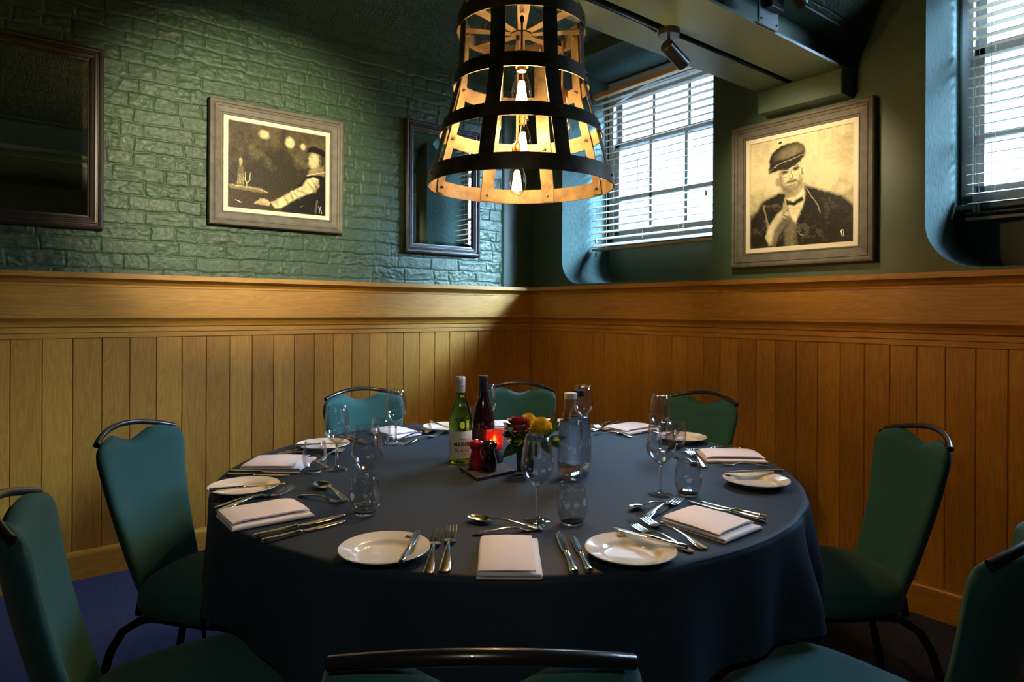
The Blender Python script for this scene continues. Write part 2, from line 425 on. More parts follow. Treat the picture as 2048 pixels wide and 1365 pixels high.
# vaulted brick ceiling: bay over the table and bay beyond the beam; brick courses run along x
def bay(profile):
    q = []; acc = 0
    X0, X1 = XN, .12
    for (y0, z0), (y1, z1) in zip(profile, profile[1:]):
        d = math.hypot(y1-y0, z1-z0)
        q.append(([(X0,y0,z0),(X1,y0,z0),(X1,y1,z1),(X0,y1,z1)], [(X0,ZS+acc),(X1,ZS+acc),(X1,ZS+acc+d),(X0,ZS+acc+d)])); acc += d
    return q
def arc(y0, z0, y1, z1, rise, n=18):
    return [(y0+(y1-y0)*t, z0+(z1-z0)*t + rise*math.sin(PI*t)**.8) for t in [i/n for i in range(n+1)]]
uvmesh('ceiling', bay([(LW+.12, ZS)] + arc(LW, ZS, -1.84, 2.575, .36)) + bay([(-1.84, 2.575), (-2.3, 2.575)]) + bay(arc(-2.3, 2.575, -4.3, 2.575, .45)) + bay(arc(-4.3, 2.575, YB, 2.8, .3)), M['brick'], smooth=True)
uvmesh('wall_back', [([(XN, YB, 0), (.1, YB, 0), (.1, YB, 3.2), (XN, YB, 3.2)], [(XN, 0), (.1, 0), (.1, 3.2), (XN, 3.2)])], M['brick'])
uvmesh('wall_near', [([(XN, YB, 0), (XN, .1, 0), (XN, .1, 3.4), (XN, YB, 3.4)], [(YB, 0), (.1, 0), (.1, 3.4), (YB, 3.4)])], M['brick'])

# right wall with deep window openings whose lower corners are rounded; local x = -world y, local y = world x
RZ = -PI/2
def outline(u0, u1, z0, z1, r, y, n=10):
    P = [(u0, z1), (u0, z0+r)]
    P += [(u0+r-r*math.cos(a), z0+r-r*math.sin(a)) for a in [PI/2*i/n for i in range(1, n)]]
    P += [(u0+r, z0), (u1-r, z0)]
    P += [(u1-r+r*math.sin(a), z0+r-r*math.cos(a)) for a in [PI/2*i/n for i in range(1, n)]]
    P += [(u1, z0+r), (u1, z1)]
    return [(u, y, z) for u, z in P]
def plane_with_holes(name, outer, holes, mat, **kw):
    bm = bmesh.new()
    for loop in [outer] + holes:
        vs = [bm.verts.new(p) for p in loop]
        for a, b in zip(vs, vs[1:] + vs[:1]): bm.edges.new((a, b))
    bmesh.ops.triangle_fill(bm, use_beauty=True, edges=bm.edges[:], normal=(0, -1, 0))
    me = bpy.data.meshes.new(name); bm.to_mesh(me); bm.free(); me.materials.append(mat)
    o = bpy.data.objects.new(name, me); COL.objects.link(o); o.rotation_euler = (0, 0, RZ)
    for k, v in kw.items():
        if k == 'parent': o.parent = v
        else: o[k] = v
    return o
OPEN = [(.288, 1.519, 1.462, 3.0, .17), (2.579, 3.81, 1.462, 3.0, .2)]
BACK = .56                     # depth of the window wall behind the plaster face (world x)
wr = plane_with_holes('wall_right', [(-.06, RW, 0), (6.4, RW, 0), (6.4, RW, 3.4), (-.06, RW, 3.4)], [outline(*o, RW) for o in OPEN], M['plaster'], kind='structure')
for i, (u0, u1, z0, z1, r) in enumerate(OPEN):
    # splayed reveal and the apron wall round the window
    a = outline(u0, u1, z0, z1, r, RW); b = outline(u0-.03, u1+.08, z0+.03, z1, r, BACK)
    t = MB(); t.loft([a, [tuple(p[k]+(q[k]-p[k])*.5 for k in range(3)) for p, q in zip(a, b)], b], closed=False, caps=False)
    t.add([(u0, RW, z1), (u1, RW, z1), (u1+.08, BACK, z1), (u0-.03, BACK, z1)], [(0,1,2,3)])
    ro = t.build('trim_%d' % (3+i), M['reveal'], rz=RZ, smooth=True, angle=60, kind='structure')
    W0, W1, WZ0, WZ1 = u0-.015, u1+.06, 1.785, 2.93
    plane_with_holes('apron', b, [[(W0, BACK, WZ0), (W1, BACK, WZ0), (W1, BACK, WZ1), (W0, BACK, WZ1)]], M['plaster'], parent=None)
    ap = COL.objects['apron']; ap.rotation_euler = (0,0,0); ap.parent = ro; ap.name = 'apron_panel'
    # sash window
    win = bpy.data.objects.new('window_%d' % (i+1), None); COL.objects.link(win); win['kind'] = 'structure'; win.rotation_euler = (0, 0, RZ)
    fr = MB(); F = .045; yc = BACK+.03
    fr.box(((W0+W1)/2, yc, WZ0+F/2), (W1-W0, .1, F)); fr.box(((W0+W1)/2, yc, WZ1-F/2), (W1-W0, .1, F))
    fr.box((W0+F/2, yc, (WZ0+WZ1)/2), (F, .1, WZ1-WZ0)); fr.box((W1-F/2, yc, (WZ0+WZ1)/2), (F, .1, WZ1-WZ0))
    fr.build('frame', M['sash'], win)
    # segmental head
    n = 14; hd = MB(); hl = []
    for y in (BACK-.03, BACK+.0):
        hl.append([(W0+(W1-W0)*k/n, y, WZ1-.13+.11*math.sin(PI*k/n)) for k in range(n+1)] + [(W1, y, WZ1+.05), (W0, y, WZ1+.05)])
    hd.loft(hl); hd.build('arched_head', M['sash'], win)
    sl = MB(); sl.box(((W0+W1)/2, BACK-.01, WZ0-.012), (W1-W0+.06, .1, .025)); sl.build('sill', M['sash'], win, bevel=.004)
    mid = 2.50
    for nm, za, zb, yy in (('upper_sash', mid, WZ1-F, BACK+.055), ('lower_sash', WZ0+F, mid+.03, BACK+.02)):
        sm = MB(); b_ = .04
        sm.box(((W0+W1)/2, yy, za+.022), (W1-W0-2*F, .035, .044)); sm.box(((W0+W1)/2, yy, zb-.018), (W1-W0-2*F, .035, .036))
        sm.box((W0+F+b_/2, yy, (za+zb)/2), (b_, .035, zb-za)); sm.box((W1-F-b_/2, yy, (za+zb)/2), (b_, .035, zb-za))
        for k in range(1, 4): sm.box((W0+F+(W1-W0-2*F)*k/4 + (.03 if i == 0 else 0), yy, (za+zb)/2), (.024, .03, zb-za))
        if nm == 'lower_sash': sm.box(((W0+W1)/2, yy, 2.11), (W1-W0-2*F, .03, .024))
        so = sm.build(nm, M['sash'], win)
        g = MB(); g.add([(W0+F, yy, za), (W1-F, yy, za), (W1-F, yy, zb), (W0+F, yy, zb)], [(0,1,2,3)]); g.build('glass', M['pane'], so)
    # daylight guide for the renderer
    a_ = lamp('window_portal', 'AREA', (BACK+.09, -(W0+W1)/2, (WZ0+WZ1)/2), (1,1,1), 1, target=(-1, -(W0+W1)/2, (WZ0+WZ1)/2), shape='RECTANGLE', size=W1-W0, size_y=WZ1-WZ0)
    a_.data.cycles.is_portal = True

# oak dado: profile (outward d, z) swept along each wall
DADO = [(0,1.4425-.31),(.008,1.136),(.008,1.158),(.005,1.159),(.012,1.162),(.012,1.184),(.006,1.186),(.016,1.190),(.018,1.200),(.026,1.214),(.042,1.226),(.048,1.230),(.048,1.243),(.034,1.246),
        (.034,1.378),(.038,1.380),(.038,1.389),(.034,1.391),(.040,1.396),(.048,1.406),(.066,1.417),(.078,1.418),(.078,1.4425),(-.05,1.4425)]
def sweep(name, wall, mat, prof, end):
    m = MB()
    # mitre in the corner: each profile point stops at its own distance from the other wall
    if wall == 'left': L = [[(end, -d, z) for d, z in prof], [(-d, -d, z) for d, z in prof]]
    else:              L = [[(-d, -d, z) for d, z in prof], [(-d, end, z) for d, z in prof]]
    m.loft(L, closed=False, caps=False); return m.build(name, mat, kind='structure')
sweep('trim_6', 'left', M['oak_x'], DADO, XN); sweep('trim_7', 'right', M['oak_y'], DADO, YB)
BASE = [(0, .1268+.006), (.012, .1268), (.016, .120), (.018, .112), (.018, 0)]
sweep('baseboard_left', 'left', M['oak_x'], BASE, XN); sweep('baseboard_right', 'right', M['oak_y'], BASE, YB)
def boards(name, wall, wdt, mat, first, last):
    """V-jointed boards"""
    m = MB(); P = []
    k = first
    g, dp = .0032, .005
    while k < last:
        a, b = k*wdt, (k+1)*wdt
        P += [(a, dp), (a+g, 0), (b-g, 0)]; k += 1
    P.append((last*wdt, dp))
    lo = [(p, q, .10) if wall == 'left' else (q, p, .10) for p, q in P]; hi = [(x, y, 1.145) for x, y, z in lo]
    m.loft([lo, hi], closed=False, caps=False); return m.build(name, mat, kind='structure')
boards('trim_8', 'left', .1165, M['boards_left'], -52, 0); boards('trim_9', 'right', .107, M['boards_right'], -59, 0)

# twin steel beam across the ceiling with bearing block on the right wall
def ibeam(y0, y1):
    m = MB(); yc = (y0+y1)/2; L = 6.05; xc = -L/2+.05
    m.box((xc, yc, 2.391), (L, y1-y0, .012)); m.box((xc, yc, 2.569), (L, y1-y0, .012)); m.box((xc, yc, 2.48), (L, .012, .17))
    return m
bo = bpy.data.objects.new('ceiling_beam', None); COL.objects.link(bo); bo['kind'] = 'structure'
ibeam(-2.02, -1.86).build('joist', M['beam'], bo); ibeam(-2.285, -2.055).build('joist', M['beam'], bo)
m = MB(); m.box((-3, -2.037, 2.45), (6, .035, .03)); m.build('filler_strip', M['beam'], bo)
m = MB(); m.box((-.015, -2.075, 2.328), (.13, .415, .114)); m.build('bearing_block', M['plaster'], bo, bevel=.004)

# stone building across the yard and a low yard wall, seen through the blinds
m = MB(); m.box((1.72, 2.38, 3), (.24, 4.3, 6.0)); bd = m.build('stone_building', M['stone'])
tag(bd, 'pale stone building outside, behind the left panes of the window', 'building')
m = MB(); m.box((3.4, -2.0, .95), (.3, 7.0, 1.9)); yw = m.build('yard_wall', M['stone']); tag(yw, 'low pale yard wall outside the window', 'wall')
m = MB(); m.box((6, -2, -.1), (11, 24, .1)); m.build('ground', M['asphalt'], kind='structure')
# ================================================================== WALL-HUNG THINGS
def frame_rings(m, W, H, prof, mi=0):
    """mitred moulding: prof = (inset from the outer edge, height out of the wall)"""
    loops = []
    for d, h in prof:
        x, z = W/2-d, H/2-d
        loops.append([(-x, -h, -z), (x, -h, -z), (x, -h, z), (-x, -h, z)])
    return m.loft(loops, caps=False, mi=mi)
def hang(o, wall, a, z):
    if wall == 'left': o.location = (a, LW, z)
    else: o.location = (RW, a, z); o.rotation_euler = (0, 0, RZ)
def mirror(label, wall, a, z, W, H):
    t = thing('wall_mirror', label, 'mirror', group='framed mirrors'); hang(t, wall, a, z)
    m = MB(); frame_rings(m, W, H, [(0,0),(0,.022),(.004,.030),(.012,.034),(.020,.031),(.023,.024),(.026,.024),(.029,.029),(.036,.030),(.040,.024),(.046,.022),(.048,.025),(.055,.022),(.058,.014),(.064,.013),(.066,.010)])
    m.build('frame', M['frame_brown'], t)
    g = MB(); w0, h0 = W/2-.064, H/2-.064; bv = .022
    g.add([(-w0,-.0095,-h0),(w0,-.0095,-h0),(w0,-.0095,h0),(-w0,-.0095,h0),(-w0+bv,-.012,-h0+bv),(w0-bv,-.012,-h0+bv),(w0-bv,-.012,h0-bv),(-w0+bv,-.012,h0-bv)],
          [(4,5,6,7),(0,1,5,4),(1,2,6,5),(2,3,7,6),(3,0,4,7)])
    g.build('bevelled_glass', M['mirror'], t)
    return t
mirror('dark brown framed mirror cut off by the left edge, left of the painting', 'left', -2.985, 2.087, .62, .868)
mirror('dark framed mirror right of the painting, partly behind the hanging lamp', 'left', -.745, 2.073, .584, .858)

# ---- paintings: generic portraits, painted as colour on a canvas
class Paint:
    def __init__(s, w, h, asp, seed):
        s.w, s.h, s.asp = w, h, asp; s.r = np.random.default_rng(seed)
        s.V, s.U = np.meshgrid(np.linspace(0,1,h), np.linspace(0,1,w), indexing='ij')
        s.n = sum(vnoise(h, w, c, s.r)*k for c, k in ((43,.4),(17,.3),(7,.2),(3,.1)))
        s.n2 = sum(vnoise(h, w, c, s.r)*k for c, k in ((22,.4),(8,.33),(3,.27)))
        s.jx = (vnoise(h, w, 7, s.r)-.5)*.011; s.jy = (vnoise(h, w, 7, s.r)-.5)*.011
        s.img = np.zeros((h, w, 3))
    def blend(s, mask, col, tex=.35):
        c = np.array(col)[None,None,:] * (1 + tex*2*(s.n2-.5))[:,:,None]
        s.img = s.img*(1-mask[:,:,None]) + c*mask[:,:,None]
    def ell(s, cx, cy, rx, ry, col, rot=0, soft=.15, a=1, tex=.35):
        x, y = s.U+s.jx-cx, (s.V+s.jy-cy); c, sn = math.cos(rot), math.sin(rot)
        d = np.sqrt(((x*c+y*sn)/rx)**2 + ((-x*sn+y*c)/ry)**2)
        s.blend(np.clip((1-d)/soft+.5, 0, 1)*a, col, tex)
    def poly(s, P, col, soft=.006, a=1, tex=.35):
        x, y = s.U+s.jx, s.V+s.jy; ins = np.zeros(x.shape, bool); dm = np.full(x.shape, 9.)
        n = len(P)
        for i in range(n):
            (x0, y0), (x1, y1) = P[i], P[(i+1) % n]
            cr = ((y0 > y) != (y1 > y)) & (x < (x1-x0)*(y-y0)/((y1-y0) or 1e-9)+x0); ins ^= cr
            t = np.clip(((x-x0)*(x1-x0)+(y-y0)*(y1-y0))/((x1-x0)**2+(y1-y0)**2+1e-12), 0, 1)
            dm = np.minimum(dm, np.hypot(x-x0-t*(x1-x0), y-y0-t*(y1-y0)))
        s.blend(np.clip(np.where(ins, dm, -dm)/(2*soft)+.5, 0, 1)*a, col, tex)
    def line(s, P, wd, col, a=1, soft=.5, tex=.3):
        x, y = s.U+s.jx, s.V+s.jy; dm = np.full(x.shape, 9.)
        for (x0, y0), (x1, y1) in zip(P, P[1:]):
            t = np.clip(((x-x0)*(x1-x0)+(y-y0)*(y1-y0))/((x1-x0)**2+(y1-y0)**2+1e-12), 0, 1)
            dm = np.minimum(dm, np.hypot(x-x0-t*(x1-x0), y-y0-t*(y1-y0)))
        s.blend(np.clip((wd-dm)/(wd*soft)+.0, 0, 1)*a, col, tex)
LT, MDT, DK, BK = (.74,.66,.40), (.36,.31,.17), (.085,.07,.04), (.022,.019,.014)
def painting_seated():
    p = Paint(300, 258, 1.16, 3)
    p.img[:] = np.array(DK)*.8
    p.blend(np.clip((.46-p.V)*5+(p.n-.5)*3, 0, 1)*np.clip(.1+p.n*.8, 0, 1), (.24,.205,.115), .6)
    p.blend(np.clip((p.V-.74)*9, 0, 1)*.8, (.10,.07,.03))
    p.poly([(.525,.0),(.585,.0),(.585,.40),(.525,.42)], DK, .02, .85)
    p.poly([(.0,.0),(.12,.0),(.10,.45),(.0,.5)], DK, .05, .6)
    for cx, cy, rx, ry in ((.35,.10,.05,.052),(.615,.15,.048,.065),(.755,.175,.028,.04)): p.ell(cx, cy, rx, ry, LT, soft=.6, a=.9)
    # tray with decanter and glass
    p.poly([(.0,.73),(.30,.74),(.40,.78),(.33,.80),(.02,.78)], MDT, .01, .8); p.line([(.02,.745),(.25,.75),(.385,.785)], .006, LT, .8)
    p.poly([(.10,.50),(.14,.50),(.155,.60),(.155,.73),(.085,.73),(.085,.60)], MDT, .008, .55); p.ell(.12,.46,.018,.045,LT,a=.7,soft=.5)
    p.line([(.165,.58),(.16,.66),(.18,.70),(.18,.76)], .006, LT, .8); p.line([(.215,.58),(.21,.66),(.185,.70)], .006, LT, .8)
    for k in range(5): p.line([(.09+.014*k,.60),(.09+.014*k,.72)], .003, LT, .6)
    # man leaning back: dark waistcoat, pale shirt sleeve on the table
    p.poly([(.70,.66),(.80,.53),(.88,.47),(1.02,.46),(1.02,1.02),(.52,1.02),(.60,.80)], BK, .012)
    p.poly([(.845,.40),(.93,.40),(.985,.36),(.99,.50),(.86,.50),(.80,.52)], MDT, .01)
    p.ell(.885,.315,.072,.115,MDT,rot=.15,soft=.12); p.ell(.872,.325,.052,.09,LT,rot=.15,soft=.5,a=.75)
    p.poly([(.825,.28),(.815,.325),(.83,.335),(.83,.30)], LT, .006, .8)                        # nose, in profile to the left
    p.ell(.935,.335,.022,.04,LT,soft=.4,a=.8); p.ell(.94,.345,.01,.022,DK,soft=.5,a=.8)        # ear
    p.line([(.835,.385),(.852,.388)], .005, DK, .8); p.line([(.835,.285),(.86,.28)], .007, DK, .8)
    p.ell(.965,.30,.04,.10,DK,soft=.5,a=.6)
    p.poly([(.79,.235),(.815,.175),(.875,.145),(.95,.16),(1.0,.20),(1.0,.27),(.93,.235),(.85,.225),(.81,.245)], BK, .008)
    p.line([(.80,.245),(.85,.228),(.93,.24)], .005, MDT, .7)
    p.line([(.80,.525),(.85,.495),(.93,.475),(.99,.455)], .009, LT, .9)
    p.poly([(.745,.66),(.80,.565),(.87,.53),(.925,.55),(.935,.635),(.89,.71),(.78,.765),(.66,.845),(.53,.955),(.46,.965),(.415,.90),(.53,.82),(.63,.74)], LT, .01)
    for a_, b_ in (((.85,.57),(.91,.66)),((.80,.60),(.88,.70)),((.70,.72),(.80,.74)),((.66,.76),(.72,.82)),((.62,.77),(.66,.85)),((.56,.82),(.60,.89)),((.47,.88),(.50,.93))): p.line([a_, b_], .010, MDT, .75)
    p.poly([(.90,.56),(.94,.60),(.93,.68),(.86,.74),(.88,.66)], DK, .02, .5)
    p.poly([(.25,.93),(.31,.865),(.38,.87),(.415,.905),(.40,.945),(.32,.94)], LT, .008, .9); p.line([(.28,.93),(.38,.925)], .004, DK, .7); p.line([(.30,.90),(.37,.905)], .004, DK, .5)
    p.line([(.91,.82),(.89,.98)], .012, MDT, .5); p.line([(.72,.93),(.77,.89)], .003, LT, .6)
    p.line([(.075,.915),(.09,.92),(.105,.922)], .005, (.9,.88,.8), 1); p.line([(.107,.93),(.125,.932)], .005, (.9,.88,.8), 1)
    for pp in ([(.925,.885),(.94,.965)], [(.938,.93),(.945,.90),(.955,.885)], [(.938,.925),(.955,.93),(.96,.97)]): p.line(pp, .0035, (.9,.88,.8), 1)
    p.img = np.clip(p.img, 0, 1)**1.3*.85
    return p
def painting_bust():
    p = Paint(285, 292, .98, 5)
    p.img[:] = np.array(LT)*.92
    p.blend(np.clip((p.n-.42)*3, 0, 1)*np.clip((.5-p.V)*2.5, 0, 1)*.55, MDT, .4)
    p.blend(np.clip((p.V-.60)*10+(p.n-.5)*2, 0, 1), DK, .5); p.blend(np.clip((p.V-.46)*7+(p.n-.5)*2.5, 0, 1)*np.clip((.75-p.V)*6, 0, 1)*.8, MDT, .5)
    p.blend(np.clip((p.U-.8)*4+(p.n-.5)*3, 0, 1)*.5, MDT, .5)
    # dark coat
    p.poly([(.0,.74),(.13,.56),(.30,.50),(.42,.52),(.55,.46),(.70,.52),(.90,.60),(1.02,.72),(1.02,1.02),(.0,1.02)], BK, .015)
    p.blend(((p.V > .6) & (p.n2 > .60)).astype(float)*.30*np.clip((.62-np.abs(p.U-.4)), 0, 1), MDT, .5)
    p.poly([(.37,.55),(.55,.47),(.56,.60),(.47,.80),(.42,.74)], LT, .012)                          # shirt front
    p.poly([(.36,.57),(.44,.60),(.54,.56),(.55,.60),(.45,.64),(.37,.62)], BK, .008)                 # bow tie
    p.line([(.57,.49),(.68,.66),(.70,.72)], .006, LT, .45); p.line([(.14,.60),(.20,.84)], .012, MDT, .6); p.line([(.36,.56),(.38,.66)], .01, LT, .5)
    # head, generic bearded man in a flat cap
    p.poly([(.34,.46),(.52,.40),(.545,.49),(.47,.56),(.37,.56)], MDT, .012)
    p.ell(.425,.345,.125,.18,MDT,rot=-.12,soft=.1); p.ell(.44,.34,.10,.15,LT,rot=-.12,soft=.5,a=.85)
    p.ell(.535,.33,.028,.055,LT,soft=.3); p.ell(.535,.335,.012,.03,DK,soft=.5,a=.7); p.ell(.285,.40,.02,.04,MDT,soft=.4)
    p.ell(.36,.32,.04,.02,DK,soft=.8,a=.8); p.ell(.47,.30,.04,.02,DK,soft=.8,a=.8)
    p.line([(.415,.31),(.405,.38),(.43,.39)], .010, MDT, .8); p.poly([(.30,.42),(.33,.50),(.44,.53),(.53,.46),(.53,.41),(.46,.44),(.36,.45)], DK, .02, .55)
    p.poly([(.355,.425),(.40,.395),(.43,.40),(.47,.395),(.505,.42),(.44,.425)], DK, .008, .9); p.line([(.40,.45),(.46,.443)], .006, DK, .6)
    p.ell(.38,.175,.185,.115,BK,rot=-.22,soft=.12); p.ell(.41,.15,.13,.06,MDT,rot=-.2,soft=.9,a=.45); p.poly([(.185,.27),(.22,.21),(.40,.19),(.545,.16),(.55,.21),(.40,.25),(.27,.30),(.20,.31)], BK, .01)
    p.line([(.205,.285),(.30,.235),(.42,.212),(.54,.185)], .005, MDT, .9); p.ell(.31,.04,.018,.012,BK)
    for cx, cy in ((.365,.318),(.468,.298)): p.ell(cx, cy, .022, .011, BK, soft=.5, a=.9); p.line([(cx-.03,cy-.022),(cx+.03,cy-.026)], .006, BK, .8)
    p.poly([(.30,.33),(.335,.36),(.33,.44),(.30,.44)], DK, .02, .6); p.poly([(.50,.34),(.53,.37),(.525,.44),(.49,.45)], DK, .02, .5)
    p.line([(.425,.32),(.437,.375),(.42,.388)], .006, DK, .8); p.line([(.34,.36),(.385,.375)], .005, DK, .5); p.line([(.455,.365),(.50,.35)], .005, DK, .5)
    # raised hand against the coat
    p.poly([(.20,.98),(.16,.90),(.20,.80),(.28,.70),(.35,.66),(.41,.69),(.41,.76),(.36,.82),(.30,.90),(.27,.99)], LT, .012, .85)
    p.poly([(.345,.60),(.375,.59),(.37,.70),(.335,.71)], MDT, .008, .9); p.poly([(.22,1.0),(.25,.84),(.34,.74),(.41,.72),(.42,.78),(.34,.88),(.30,1.0)], BK, .02, .75)
    p.line([(.34,.71),(.39,.735)], .007, DK, .7); p.line([(.33,.74),(.38,.765)], .007, DK, .7)
    p.poly([(.36,.84),(.44,.74),(.47,.82),(.45,1.0),(.36,1.0)], MDT, .02, .45); p.line([(.49,.88),(.545,.92)], .006, MDT, .8)
    for pp in ([(.895,.90),(.91,.955)], [(.895,.91),(.905,.895),(.915,.90)], [(.912,.91),(.925,.955)]): p.line(pp, .0035, (.9,.88,.8), 1)
    return p
def canvas_mat(name):
    m, nt, b = newmat(name)
    a = nt.nodes.new('ShaderNodeAttribute'); a.attribute_name = 'paint'
    nt.links.new(a.outputs['Color'], b.inputs['Base Color']); setp(b, Roughness=.42); b.inputs['Specular IOR Level'].default_value = .15
    tc = nt.nodes.new('ShaderNodeTexCoord'); n = node(nt, 'ShaderNodeTexNoise', Scale=130., Detail=4.); nt.links.new(tc.outputs['Object'], n.inputs['Vector'])
    bump(nt, b, n.outputs['Fac'], .5, .003); return m
M['canvas'] = canvas_mat('varnished_oil_paint')
FR = [(0,0),(0,.040),(.004,.046),(.012,.048),(.020,.044),(.022,.038),(.026,.036),(.028,.040),(.034,.038),(.036,.033),(.062,.027),(.064,.021),(.068,.021),(.070,.024),(.074,.024),(.076,.016)]
def framed(label, wall, a, z, W, H, p):
    t = thing('framed_painting', label, 'painting'); hang(t, wall, a, z)
    m = MB(); frame_rings(m, W, H, FR); m.build('frame', M['frame_grey'], t)
    m = MB(); frame_rings(m, W-.152, H-.152, [(0,.010),(0,.020),(.022,.020),(.024,.012)]); m.build('slip', M['slip'], t)
    w0, h0 = W-.20, H-.20
    g = MB(); g.grid(lambda u, v: (-w0/2+u*w0, -.014, h0/2-v*h0), p.w, p.h)
    o = g.build('canvas', M['canvas'], t, fix=False)
    ca = o.data.color_attributes.new('paint', 'FLOAT_COLOR', 'POINT')
    ca.data.foreach_set('color', np.concatenate([np.clip(p.img, 0, 1), np.ones((p.h, p.w, 1))], 2).astype(np.float32).ravel())
    return t
framed('grey framed painting of a seated man leaning on a table', 'left', -1.8345, 2.0595, .742, .666, painting_seated())
framed('grey framed portrait of a bearded man in a cap between the two windows', 'right', -2.0235, 1.881, .725, .747, painting_bust())

# ---- venetian blinds
def blind(label, u0, u1, z0, z1, y, tilt, tassels):
    t = thing('venetian_blind', label, 'blind', rz=RZ, group='venetian blinds')
    uc, L = (u0+u1)/2, u1-u0
    m = MB(); m.box((uc, y, z1+.012), (L, .05, .03)); m.build('head_rail', M['wood_knob'], t, bevel=.003)
    m = MB(); m.box((uc, y, z0), (L, .05, .016)); m.build('bottom_rail', M['wood_knob'], t, bevel=.003)
    n = int((z1-z0-.02)/.0455)
    s0 = None
    for k in range(n):
        zc = z0 + .03 + k*(z1-z0-.03)/n
        if s0 is None:
            m = MB(); ct, st = 1., 0.; lo = []
            for q in (-.025, -.0125, 0, .0125, .025):
                cr = .0015*(1-(q/.025)**2)
                lo.append((q, cr))
            sec = [(q*ct, q*st+c+.0012) for q, c in lo] + [(q*ct, q*st+c-.0012) for q, c in reversed(lo)]
            m.loft([[(-L/2, a, b) for a, b in sec], [(L/2, a, b) for a, b in sec]])
            s0 = c = m.build('slat', M['blind'], t)
        else:
            c = s0.copy(); COL.objects.link(c)
        c.location = (uc, y, zc); c.rotation_euler = (float(np.interp(zc, [1.72, 2.0, 2.25, 2.85], tilt)), 0, 0)
    for k in range(4):
        u = u0 + .10 + (L-.2)*k/3
        for dy in (-.026, .026):
            m = MB(); m.tube([(u, y+dy, z1), (u, y+dy, z0)], .0011, 6); m.build('ladder_cord', M['cord'], t)
    for u, z in tassels:
        m = MB(); m.tube([(u, y-.034, z1), (u, y-.034, z)], .001, 6); m.build('pull_cord', M['cord'], t)
        m = MB(); m.lathe([(.002,.0),(.006,-.003),(.0075,-.032),(.0,-.034)], 12, c=(u, y-.034, z)); m.build('cord_knob', M['wood_knob'], t, smooth=True)
    return t
blind('wooden venetian blind in the left window, right of the hanging lamp', .292, 1.50, 1.722, 2.83, 365e-3, [.50, .42, .28, .02], [(.345, 1.80), (.345, 1.70), (1.28, 2.02)])
blind('wooden venetian blind cut off by the right edge of the photo', 2.60, 3.78, 1.712, 2.83, 50e-2, [.24, .18, .12, -.02], [(2.64, 1.775), (2.655, 1.775)])

# ---- spotlights on the beam
def spotlight_parts(t, aim, base='round'):
    if base == 'round':
        m = MB(); m.lathe([(.0,0),(.043,0),(.043,-.022),(.041,-.024),(.0,-.024)], 40); m.build('mounting_disc', M['spot_black'], t, smooth=True)
        zb = -.024
        m = MB(); m.tube([(0,0,zb), (0,0,zb-.045)], .006, 12); m.build('stem', M['spot_black'], t, smooth=True)
    else:
        zb = 0
        m = MB(); m.tube([(0,0,0), (.0,-.035,0)], .006, 12); m.build('stem', M['spot_black'], t, smooth=True)
    piv = Vector((0,0,zb-.045)) if base == 'round' else Vector((0,-.035,0))
    d = Vector(aim).normalized()
    q = d.to_track_quat('-Z', 'Y')
    m = MB(); m.lathe([(0,.02),(.022,.02),(.027,.015),(.0275,-.105),(.024,-.105),(.022,-.09),(.0,-.088)], 36); b = m.build('lamp_barrel', M['spot_black'], t, smooth=True)
    b.rotation_mode = 'QUATERNION'; b.rotation_quaternion = q; b.location = piv
    m = MB(); m.lathe([(0,-.0885),(.0195,-.0895),(.0,-.0895)], 24); l = m.build('lens', emit('spot_lens_glow', (1,.85,.6), 30), b, smooth=True)
    return piv + d*.115
P1 = Vector((-1.006, -2.040, 2.385))
t = thing('spotlight', 'black cylinder spotlight on a round base under the green beam', 'spotlight', P1)
aim = Vector((.05, -2.03, 1.92)) - P1
tip = spotlight_parts(t, aim)
lamp('spot_beam_portrait', 'SPOT', P1+tip, (1, .80, .50), SPOT_W*.235, target=(.05, -2.02, 1.88), spot_size=math.radians(62), spot_blend=.9, shadow_soft_size=.02)
P2 = Vector((-2.02, -2.040, 2.385))
t = thing('spotlight', 'black spotlight on the beam above the hanging lamp, outside the photo', 'spotlight', P2)
aim = Vector((-1.98, LW, 2.0)) - P2
tip = spotlight_parts(t, aim)
lamp('spot_beam_seated_man', 'SPOT', P2+tip, (1, .86, .58), SPOT_W*1.15, target=(-1.97, LW, 2.0), spot_size=math.radians(56), spot_blend=.75, shadow_soft_size=.02)
m = MB(); m.tube([(-1.05, -2.012, 2.377), (-1.15, -2.030, 2.374), (-1.30, -2.036, 2.372), (-1.98, -2.030, 2.377)], .0055, 8)
tag(m.build('conduit_cable', M['spot_black'], smooth=True), 'dark cable along the underside of the beam from the spotlight', 'cable')
t = thing('spotlight', 'black spotlight on a pale plate at the top edge, behind the beam', 'spotlight', (-.715, -2.30, 2.50))
m = MB(); m.box((0, .008, -.025), (.14, .008, .17)); m.build('fixing_plate', M['plate_grey'], t, bevel=.001)
m = MB(); m.box((.01, -.012, .005), (.085, .032, .10)); m.build('driver_box', M['spot_black'], t, bevel=.002)
for sx in (-.055, .055):
    m = MB(); m.lathe([(0,-.003),(.004,-.003),(.004,.003),(0,.003)], 10); sc = m.build('screw', M['spot_black'], t, loc=(sx, .003, -.09)); sc.rotation_euler = (PI/2, 0, 0)
m = MB(); m.tube([(.02,-.025,.02), (.02,-.06,.03)], .006, 10); m.build('stem', M['spot_black'], t, smooth=True)
m = MB(); m.lathe([(0,.02),(.027,.02),(.0275,-.10),(.0,-.10)], 30); b = m.build('lamp_barrel', M['spot_black'], t, smooth=True); b.location = (.03, -.065, .035); b.rotation_euler = (0, -1.15, 0)

